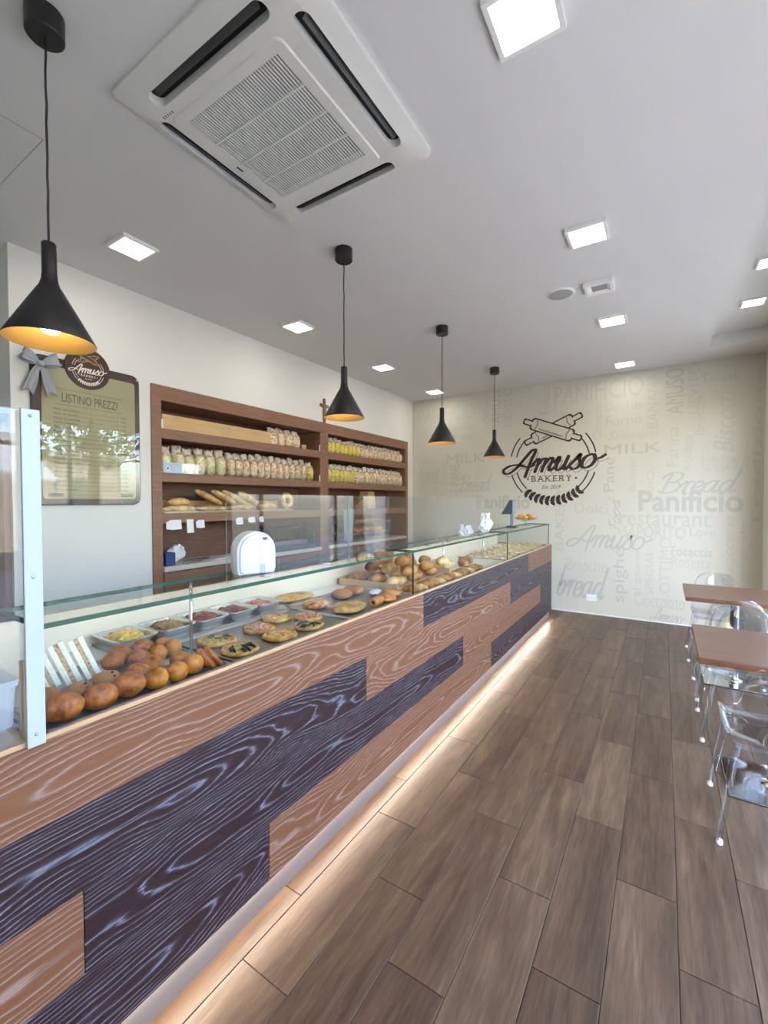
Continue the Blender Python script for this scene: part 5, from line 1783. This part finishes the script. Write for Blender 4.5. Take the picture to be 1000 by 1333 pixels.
# foil pans along the back
def foil_pan(x, y, mat, label, l=0.14, w=0.105, h=0.036, heap=0.02):
    t = thing('foil_pan', label, 'pan', (x, y, DZ + 0.012), 0, 'foil pans along the rear panel')
    mb = MB()
    A = rrect(-w * 0.8, w * 0.8, -l * 0.8 / 2 * 1.0, l * 0.8 / 2, 0.02, 4)
    B_ = rrect(-w, w, -l / 2, l / 2, 0.024, 4)
    C_ = rrect(-w - 0.010, w + 0.010, -l / 2 - 0.010, l / 2 + 0.010, 0.03, 4)
    q = len(A)
    vs = [(x_, y_, 0.0) for x_, y_ in A] + [(x_, y_, h) for x_, y_ in B_] + [(x_, y_, h + 0.002) for x_, y_ in C_] + [(x_, y_, h - 0.003) for x_, y_ in C_]
    fs = [(j * q + i, j * q + (i + 1) % q, (j + 1) * q + (i + 1) % q, (j + 1) * q + i) for j in range(3) for i in range(q)] + [tuple(range(q))]
    mb.add(vs, fs).build('pan_shell', M['alu'], t)
    mb = MB()
    rs = random.Random(int(x * 1000 + y * 77))
    mb.blob(w * 0.82, l * 0.40, heap, (0.0, 0, h * 0.62), int(y * 10), 0.3, 3.0, 3, 0.6)
    for i in range(26):
        a, b = rs.uniform(-0.62, 0.62), rs.uniform(-0.8, 0.8)
        mb.blob(rs.uniform(0.008, 0.016), rs.uniform(0.008, 0.014), 0.007, (w * a, l * 0.4 * b, h * 0.62 + heap * 0.85 * (1 - 0.5 * (a * a + b * b))), i, 0.3, 2, 1)
    mb.build('food', M[mat], t, True)
    return t


for i, (y, mt, lab) in enumerate(((0.905, 'yellow_fill', 'foil pan heaped with yellow potato pieces'), (1.075, 'brown_fill', 'foil pan of brown olive filling between the yellow and red pans'), (1.245, 'red_sauce', 'foil pan of dark red filling'),
                                  (1.415, 'red_sauce', 'foil pan with a little red filling beside the dark red one'), (1.585, 'ham', 'foil pan with pink filling nearest the flat focaccia'))):
    t = foil_pan(-1.788, y, mt, lab, 0.145, 0.095, 0.038, [0.026, 0.022, 0.024, 0.014, 0.012][i])
    t.rotation_euler = (0, 0, 0.03)
mb = MB()
mb.cbox(-1.898, -1.672, 0.83, 1.672, DZ, DZ + 0.012, 0.002)
tag(mb.build('pan_stand', M['steel']), 'low steel ledge under the foil pans', 'tray')

# small pizzas
def pizza_meshes(r, cheese, seed, topping=None, nt=10):
    out = []
    wob = lambda a, j: 1 + 0.05 * math.sin(2 * a + seed) + 0.03 * math.sin(5 * a + seed * 2)
    out.append(('crust', MB().lathe([(0.0, 0.0), (r * 0.9, 0.0), (r, 0.006), (r * 1.0, 0.013), (r * 0.94, 0.019), (r * 0.84, 0.016), (r * 0.5, 0.012), (0.0, 0.012)], 32, f=wob).mesh('crust', M['crustA'], True)))
    vs = MB().blob(r * 0.86, r * 0.86, 0.007, (0, 0, 0.0125), seed, 0.12, 4.0, 3)
    out.append(('cheese', vs.mesh('cheese', M[cheese], True)))
    if topping:
        mb = MB()
        rs = random.Random(seed)
        for i in range(nt):
            a, q = rs.uniform(0, 2 * PI), r * 0.72 * math.sqrt(rs.random())
            if topping == 'aubergine':
                b = a * 0.2 + 0.7
                x0, y0 = q * math.cos(a), q * math.sin(a)
                l_ = r * 0.30
                mb.tube([(x0 - l_ * math.cos(b), y0 - l_ * math.sin(b), 0.019), (x0, y0, 0.023), (x0 + l_ * math.cos(b), y0 + l_ * math.sin(b), 0.019)], [0.004, 0.006, 0.004], 6)
            else:
                mb.blob(rs.uniform(0.010, 0.017), rs.uniform(0.008, 0.013), 0.005, (q * math.cos(a), q * math.sin(a), 0.020), i, 0.3, 2, 1)
        out.append(('topping', mb.mesh('topping', M[topping], True)))
    return out


PZ = {'green': pizza_meshes(0.083, 'cheese_green', 1, 'basil', 9), 'aub': pizza_meshes(0.083, 'cheese_green', 5, 'aubergine', 9), 'ham': pizza_meshes(0.083, 'cheese_red', 3, 'ham', 12), 'plain': pizza_meshes(0.083, 'cheese', 8, 'ham', 5), 'red': pizza_meshes(0.083, 'cheese_red', 11, None)}


def pizza(kind, x, y, label, s=0.86, rz=0.0):
    t = thing('small_pizza', label, 'pizza', (x, y, TZ), rz, 'small pizzas on the steel tray')
    t.scale = (s, s, 1)
    for nm, me in PZ[kind]:
        obj(nm, me, t)


pizza('green', -1.508, 1.118, 'small pizza with green zucchini beside the one with dark aubergine', 0.88, 0.3)
pizza('aub', -1.350, 1.100, 'small pizza with dark aubergine strips nearest the breaded triangles', 0.88, 1.2)
pizza('ham', -1.500, 1.325, 'small pizza with pink ham strips behind the plain cheese one', 0.86, 0.5)
pizza('plain', -1.348, 1.305, 'small pizza with browned cheese along the front glass', 0.88, 2.0)
pizza('plain', -1.563, 1.488, 'small pale pizza in the rear row beside the foil pans', 0.82, 1.0)
pizza('ham', -1.448, 1.584, 'small pizza with ham between the pale one and the aubergine one', 0.84, 2.6)
pizza('aub', -1.346, 1.480, 'small pizza with dark aubergine strips nearest the big focaccia', 0.82, 0.2)


def foc(px, py, rx, ry, h, rz, label, mat='focaccia', seed=1, amp=0.12, name='focaccia', cat='focaccia', z=0.0, xy=None):
    p = Vector((*xy, 0)) if xy else at(px, py, 2, TZ + h + z)
    mb = MB().blob(rx, ry, h, (0, 0, h * 0.8), seed, amp, 3.0, 3, 0.8)
    return tag(mb.build(name, M[mat], None, True, (p.x, p.y, TZ + z), (0, 0, rz)), label, cat)


foc(404, 783, 0.070, 0.085, 0.022, 0.3, 'folded red tomato flatbread beside the big focaccia', 'cheese_red', 5, 0.2, 'flatbread', 'flatbread', xy=(-1.575, 1.785))
foc(447, 784, 0.088, 0.118, 0.022, 0.1, 'large pale golden focaccia with dimpled top', 'focaccia', 7, 0.14, xy=(-1.385, 1.825))
foc(366, 776, 0.080, 0.14, 0.020, 0.0, 'flat oblong focaccia at the rear panel beside the foil pans', 'focaccia', 12, 0.12, xy=(-1.800, 1.850))
foc(449, 766, 0.062, 0.068, 0.030, 0.4, 'round brown bun with seeds behind the big focaccia', 'bread_dark', 15, 0.08, 'seeded_bun', 'bun', xy=(-1.590, 2.030))
foc(464, 762, 0.060, 0.066, 0.030, 1.4, 'round brown bun with seeds against the white sheet', 'bread_dark', 17, 0.08, 'seeded_bun', 'bun', xy=(-1.605, 2.168))
foc(505, 775, 0.062, 0.074, 0.024, 0.4, 'glazed golden bun with seeds at the front of the bun tray', 'croissant', 19, 0.08, 'seeded_bun', 'bun', xy=(-1.335, 2.115))
foc(514, 767, 0.058, 0.066, 0.024, 1.0, 'glazed golden bun with seeds just behind the front one', 'croissant', 23, 0.08, 'seeded_bun', 'bun', xy=(-1.378, 2.246))
foc(488, 767, 0.042, 0.060, 0.012, 0.3, 'white folded paper doily between the brown and glazed buns', 'paper', 25, 0.2, 'paper_doily', 'paper', xy=(-1.490, 2.240))
p = at(482, 780, 2, TZ + 0.02)
mb = MB()
vs = []
prof = [(0.010, -0.05), (0.022, -0.05), (0.025, -0.02), (0.024, 0.02), (0.022, 0.05), (0.012, 0.05), (0.010, 0.03)]
mb.lathe(prof, 20, f=lambda a, j: 1 + 0.06 * math.sin(3 * a))
tag(mb.build('pastry_roll', M['croissant'], None, True, (-1.318, 1.992, TZ + 0.0235), (PI / 2, 0, 0.12)), 'hollow pastry roll lying beside the big focaccia', 'pastry')

# breads in the middle section: crates behind, loaves piled in front
wb_ = thing('wicker_crate', 'light wooden crate holding the piled loaves behind the second glass pane', 'crate', (-1.645, 2.765, DZ))
MB().cbox(-0.24, 0.24, -0.40, 0.40, 0, 0.012, 0.002).build('crate_bottom', M['woodlight'], wb_)
for a in ((-0.24, -0.228, -0.40, 0.40), (-0.24, 0.24, -0.40, -0.388), (-0.24, 0.24, 0.388, 0.40)):
    for k_ in range(1):
        MB().cbox(*a, 0.012 + k_ * 0.045, 0.048 + k_ * 0.045, 0.001).build('crate_slat', M['woodlight'], wb_)
rs = random.Random(3)
lab2 = 'crusty brown loaf piled in the wooden crate behind the second glass pane'
KH = {'dark': 0.72, 'roll': 0.92, 'short': 0.76}
for i in range(22):
    lv, j = i // 9, i % 9
    kd = ['dark', 'roll', 'short'][(i + j // 3 + lv) % 3]
    x = -1.800 + 0.152 * (j % 3) + [0.0, 0.045, 0.015][lv] + rs.uniform(-0.006, 0.006)
    y = 2.505 + 0.258 * (j // 3) + [0.0, 0.085, 0.04][lv] + rs.uniform(-0.008, 0.008)
    loaf(kd, x, y, DZ + 0.012 + 0.0665 * lv, 1.57 + rs.uniform(-0.16, 0.16), 0, lab2, 'loaves piled in the crate', KH[kd])
lab3 = 'small crusty roll lying along the front glass of the second pane'
for i in range(13):
    kd = ['roll', 'short', 'roll'][i % 3]
    loaf(kd, -1.322 + rs.uniform(-0.003, 0.003), 2.395 + 0.092 * i, DZ, 0.20 + rs.uniform(-0.1, 0.12), 0, lab3, 'rolls along the second front pane', [0.74, 0.50, 0.72][i % 3])
for i, (x, y, k_) in enumerate(((-1.60, 3.42, 'short'), (-1.49, 3.64, 'roll'), (-1.54, 3.82, 'roll'))):
    loaf(k_, x, y, DZ, 0.8 + i, 0, ['pale short loaf on the white deck past the crate', 'small roll alone on the white deck past the short loaf', 'small roll alone on the white deck nearest the biscuits'][i], None, 0.95)

# biscuits and pastries behind the last pane
CK = [MB().lathe([(0.0, 0.0), (0.024, 0.0), (0.029, 0.006), (0.026, 0.014), (0.012, 0.020), (0.0, 0.021)], 14, f=lambda a, j, i=i: 1 + 0.07 * math.sin(3 * a + i)).mesh('biscuit', M['cookie'], True) for i in range(3)]
CK.append(LOAF['roll'])
for ti, (y0, y1, nlab) in enumerate(((4.18, 4.68, 'first'), (4.72, 5.22, 'second'), (5.26, 5.80, 'third'))):
    t = thing('biscuit_tray', 'white paper lined tray of biscuits, %s from the joint of the glass panes' % nlab, 'tray', (-1.53, (y0 + y1) / 2, DZ), 0, 'biscuit trays')
    MB().cbox(-0.25, 0.25, -(y1 - y0) / 2 + 0.01, (y1 - y0) / 2 - 0.01, 0, 0.008, 0.002).build('tray_plate', M['steel'], t)
    MB().box(-0.24, 0.24, -(y1 - y0) / 2 + 0.02, (y1 - y0) / 2 - 0.02, 0.008, 0.009).build('paper_liner', M['paper'], t)
    for i in range(5):
        for j in range(6):
            x = -1.33 - 0.088 * i + rs.uniform(-0.008, 0.008)
            y = y0 + 0.055 + (y1 - y0 - 0.11) * j / 5 + rs.uniform(-0.008, 0.008)
            o = obj('biscuit', CK[(i + ti) % 3], None, (x, y, DZ + 0.009), (0, 0, rs.uniform(0, 6)))
            tag(o, 'pale round biscuit lying on the %s biscuit tray' % nlab, 'biscuit', 'biscuits on the %s tray' % nlab)
            if (i + j) % 2 == 0:
                o = obj('biscuit', CK[(i + ti + 1) % 3], None, (x + 0.03, y + 0.03, DZ + 0.029), (0.1, 0.08, rs.uniform(0, 6)))
                tag(o, 'pale round biscuit lying on the %s biscuit tray' % nlab, 'biscuit', 'biscuits on the %s tray' % nlab)

# ------------------------------------------------------------------ things standing on the glass top
nd = thing('napkin_dispenser', 'rounded white napkin dispenser standing on the glass top', 'dispenser', (-1.405, 1.215, GZ), 0.0)
poly = [(-0.072, 0.0), (0.072, 0.0), (0.078, 0.02), (0.078, 0.09)] + [(0.078 * math.cos(a), 0.09 + 0.078 * math.sin(a)) for a in [PI * i / 14 for i in range(1, 14)]] + [(-0.078, 0.09), (-0.078, 0.02)]
o = MB().prism(poly, -0.05, 0.05, lambda u, v, h: (h, u, v)).build('housing', M['plastic_white'], nd)
q = bmesh.new(); q.from_mesh(o.data)
bmesh.ops.bevel(q, geom=[e for e in q.edges if abs(e.verts[0].co.x - e.verts[1].co.x) < 1e-5], offset=0.010, segments=3, affect='EDGES')
q.to_mesh(o.data); q.free()
autosmooth(o, 50)
MB().lathe([(0.011, 0), (0.011, 0.001)], 20, cap1=True, sx=0.55).build('badge', M['darkgrey'], nd, loc=(0.0505, 0.03, 0.14), rot=(0, PI / 2, 0))
MB().cbox(0.044, 0.0515, -0.06, 0.06, 0.004, 0.030, 0.002).build('napkin_slot', M['paper'], nd)
nd.rotation_euler = (0, 0, -0.35)


def crumple(px, py, zoff, rx, ry, rz_, seed, rot, label, name='paper_bag', x=-1.40):
    p = at(px, py, 2, GZ)
    mb = MB().blob(rx, ry, rz_, (0, 0, rz_ * 0.85), seed, 0.55, 2.6, 3, 0.85)
    o = mb.build(name, M['paper'], None, False, (p.x, p.y, GZ), (0, 0, rot))
    return tag(o, label, 'paper bag', 'white paper bags on the glass top')


crumple(606, 698, 0, 0.055, 0.12, 0.05, 3, 0.3, 'flat crumpled white paper bag on the glass top at the guard end')
crumple(631, 693, 0, 0.055, 0.10, 0.095, 9, 0.2, 'upright crumpled white paper bag on the glass top at the guard end')

pos = thing('till_screen', 'blue grey till screen on a stand at the far end of the glass top', 'till', (-1.40, 4.80, GZ), 0.1)
pos.scale = (0.86, 0.86, 0.86)
MB().cbox(-0.06, 0.06, -0.08, 0.08, 0, 0.02, 0.004).build('till_base', M['darkgrey'], pos)
MB().cbox(-0.018, 0.018, -0.025, 0.025, 0.02, 0.20, 0.004).build('till_stem', M['bluegrey'], pos)
MB().prism([(-0.11, 0.17), (0.03, 0.17), (0.03, 0.35), (0.0, 0.35)], -0.12, 0.12, lambda u, v, h: (u, -h, v)).build('till_head', M['bluegrey'], pos)
MB().prism([(-0.116, 0.172), (-0.108, 0.17), (-0.002, 0.348), (-0.008, 0.352)], -0.11, 0.11, lambda u, v, h: (u, -h, v)).build('screen', M['black'], pos)
MB().prism([(-0.10, 0.176), (0.026, 0.176), (0.026, 0.344), (0.0, 0.344)], 0.12, 0.124, lambda u, v, h: (u, -h, v)).build('shaded_end', M['darkgrey'], pos)  # darker end face: shade away from the daylight put into the colour

p = at(688, 686, 2, GZ)
fb = thing('fruit_stand', 'glass pedestal dish of fruit at the far end of the glass top', 'dish', (-1.37, 5.24, GZ))
MB().lathe([(0.0, 0.0), (0.06, 0.0), (0.058, 0.006), (0.014, 0.012), (0.012, 0.05), (0.04, 0.058), (0.11, 0.072), (0.135, 0.095), (0.130, 0.096), (0.10, 0.078), (0.0, 0.066)], 32).build('pedestal_dish', M['acrylic'], fb, True)
for i, (a, r_, mt, nm) in enumerate(((0, 0.062, 'orange', 'orange'), (1.257, 0.062, 'redfruit', 'apple'), (2.513, 0.060, 'yellowfruit', 'lemon'), (3.77, 0.062, 'orange', 'orange'), (5.027, 0.060, 'yellowfruit', 'lemon'))):
    mb = MB().blob(0.036, 0.033 if nm != 'lemon' else 0.026, 0.033 if nm != 'lemon' else 0.026, (0, 0, 0), i, 0.04, 1.2, 2)
    o = mb.build(nm, M[mt], None, True, (-1.37 + r_ * math.cos(a), 5.24 + r_ * math.sin(a), GZ + 0.104 + (0.0 if nm != 'lemon' else -0.006)), (0, 0, a))
    tag(o, '%s in the glass pedestal dish' % {'orange': 'orange fruit', 'apple': 'red apple', 'lemon': 'yellow lemon'}[nm], 'fruit', 'fruit in the pedestal dish')

# ------------------------------------------------------------------ cash worktop left of the post
gb = thing('grey_crate', 'light grey plastic box on the cash worktop beside the post', 'box', (-1.45, 0.285, 0.946))
mb = MB()
A, B_ = rrect(-0.10, 0.10, -0.13, 0.13, 0.012, 3), rrect(-0.105, 0.105, -0.135, 0.135, 0.014, 3)
q = len(A)
mb.add([(x, y, 0) for x, y in A] + [(x, y, 0.10) for x, y in B_], [tuple(range(q))[::-1], tuple(range(q, 2 * q))] + [(i, (i + 1) % q, q + (i + 1) % q, q + i) for i in range(q)])
mb.build('box_body', M['greybox'], gb)
MB().prism(rrect(-0.11, 0.11, -0.14, 0.14, 0.016, 3), 0.10, 0.115, lambda u, v, h: (u, v, h)).build('box_lid', M['greybox'], gb)
tag(MB().cbox(-0.010, 0.010, -0.007, 0.007, 0, 0.185, 0.002).build('wooden_batten', M['woodlight'], None, loc=(-1.252, 0.404, 0.946)), 'slim upright light wood batten beside the pale blue post', 'batten')
sf = thing('steel_food_shelf', 'small steel shelf with flatbread behind the grey box', 'shelf', (-1.80, 0.30, 0.946))
MB().cbox(-0.14, 0.14, -0.30, 0.09, 0.115, 0.125, 0.003).build('shelf_plate', M['steel'], sf)
for yy in (-0.28, 0.07):
    for xx in (-0.12, 0.12):
        MB().tube([(xx, yy, 0), (xx, yy, 0.116)], 0.006, 8).build('shelf_leg', M['steel'], sf, True)
foc_ = MB().blob(0.10, 0.12, 0.016, (0, 0, 0.014), 77, 0.15, 3, 3, 0.8)
tag(foc_.build('flatbread', M['focaccia'], None, True, (-1.78, 0.25, 0.946 + 0.125)), 'pale flatbread on the small steel shelf behind the grey box', 'flatbread')

# ================================================================== STREET OUTSIDE THE SHOP WINDOW
def tree(x, y, h, r, seed, label):
    t = thing('street_tree', label, 'tree', (x, y, -0.05), 0, 'street trees')
    MB().tube([(0, 0, 0), (0.04, 0.02, h * 0.3), (-0.03, 0.05, h * 0.62)], [0.16, 0.12, 0.08], 12).build('trunk', M['bark'], t, True)
    rs_ = random.Random(seed)
    mb = MB()
    for i in range(2600):
        a, b, c = rs_.gauss(0, 1), rs_.gauss(0, 1), rs_.gauss(0, 1)
        l_ = math.sqrt(a * a + b * b + c * c) or 1
        q = r * rs_.random() ** 0.4 / l_
        p0 = Vector((a * q, b * q, h * 0.72 + c * q * 0.8))
        u = Vector((rs_.gauss(0, 1), rs_.gauss(0, 1), rs_.gauss(0, 1))).normalized()
        v = u.orthogonal().normalized()
        s_ = rs_.uniform(0.06, 0.12)
        mb.add([p0 - u * s_, p0 + v * s_ * 0.5, p0 + u * s_, p0 - v * s_ * 0.5], [(0, 1, 2, 3)])
    o = mb.build('foliage', M['leaf'], t)
    o['kind'] = 'stuff'


tree(3.4, 4.6, 5.0, 1.7, 1, 'leafy street tree on the pavement before the shop window')
tree(3.6, 8.6, 5.4, 1.8, 2, 'leafy street tree farther along the pavement past the lettered wall')


def far_house(x, y0, y1, h, label, mat):
    t = thing('street_house', label, 'building', (x, (y0 + y1) / 2, -0.1))
    l = (y1 - y0) / 2
    MB().box(0, 6, -l, l, 0, h).build('walls', M[mat], t)
    MB().box(-0.25, 6.2, -l - 0.1, l + 0.1, h, h + 0.25).build('cornice', M['awning'], t)
    nfl, nw = int(h / 3.2), max(2, int((y1 - y0) / 2.6))
    for f_ in range(nfl):
        for i in range(nw):
            yy = -l + (i + 0.5) * 2 * l / nw
            w = MB().box(-0.06, 0.02, yy - 0.55, yy + 0.55, 1.0 + 3.2 * f_, 2.6 + 3.2 * f_).build('window', M['shutter_far'], t)
            MB().box(-0.12, -0.02, yy - 0.65, yy + 0.65, 0.92 + 3.2 * f_, 1.0 + 3.2 * f_).build('sill', M['awning'], w)


far_house(15.0, -11, 0.0, 5.6, 'two storey cream house across the street', 'plaster_far')
far_house(15.0, 1.5, 11, 3.5, 'long cream house across the street', 'plaster_far')
aw = thing('white_awning', 'white sloping awning standing across the street', 'awning', (11.2, 4.0, -0.1))
MB().prism([(0, 2.3), (1.6, 3.1), (1.6, 3.16), (0, 2.36)], -3.0, 3.0, lambda u, v, h: (u, -h, v)).build('canopy', M['awning'], aw)
for yy in (-2.9, 2.9):
    MB().tube([(0.1, yy, 0), (0.1, yy, 2.4)], 0.04, 10).build('awning_post', M['steel'], aw, True)
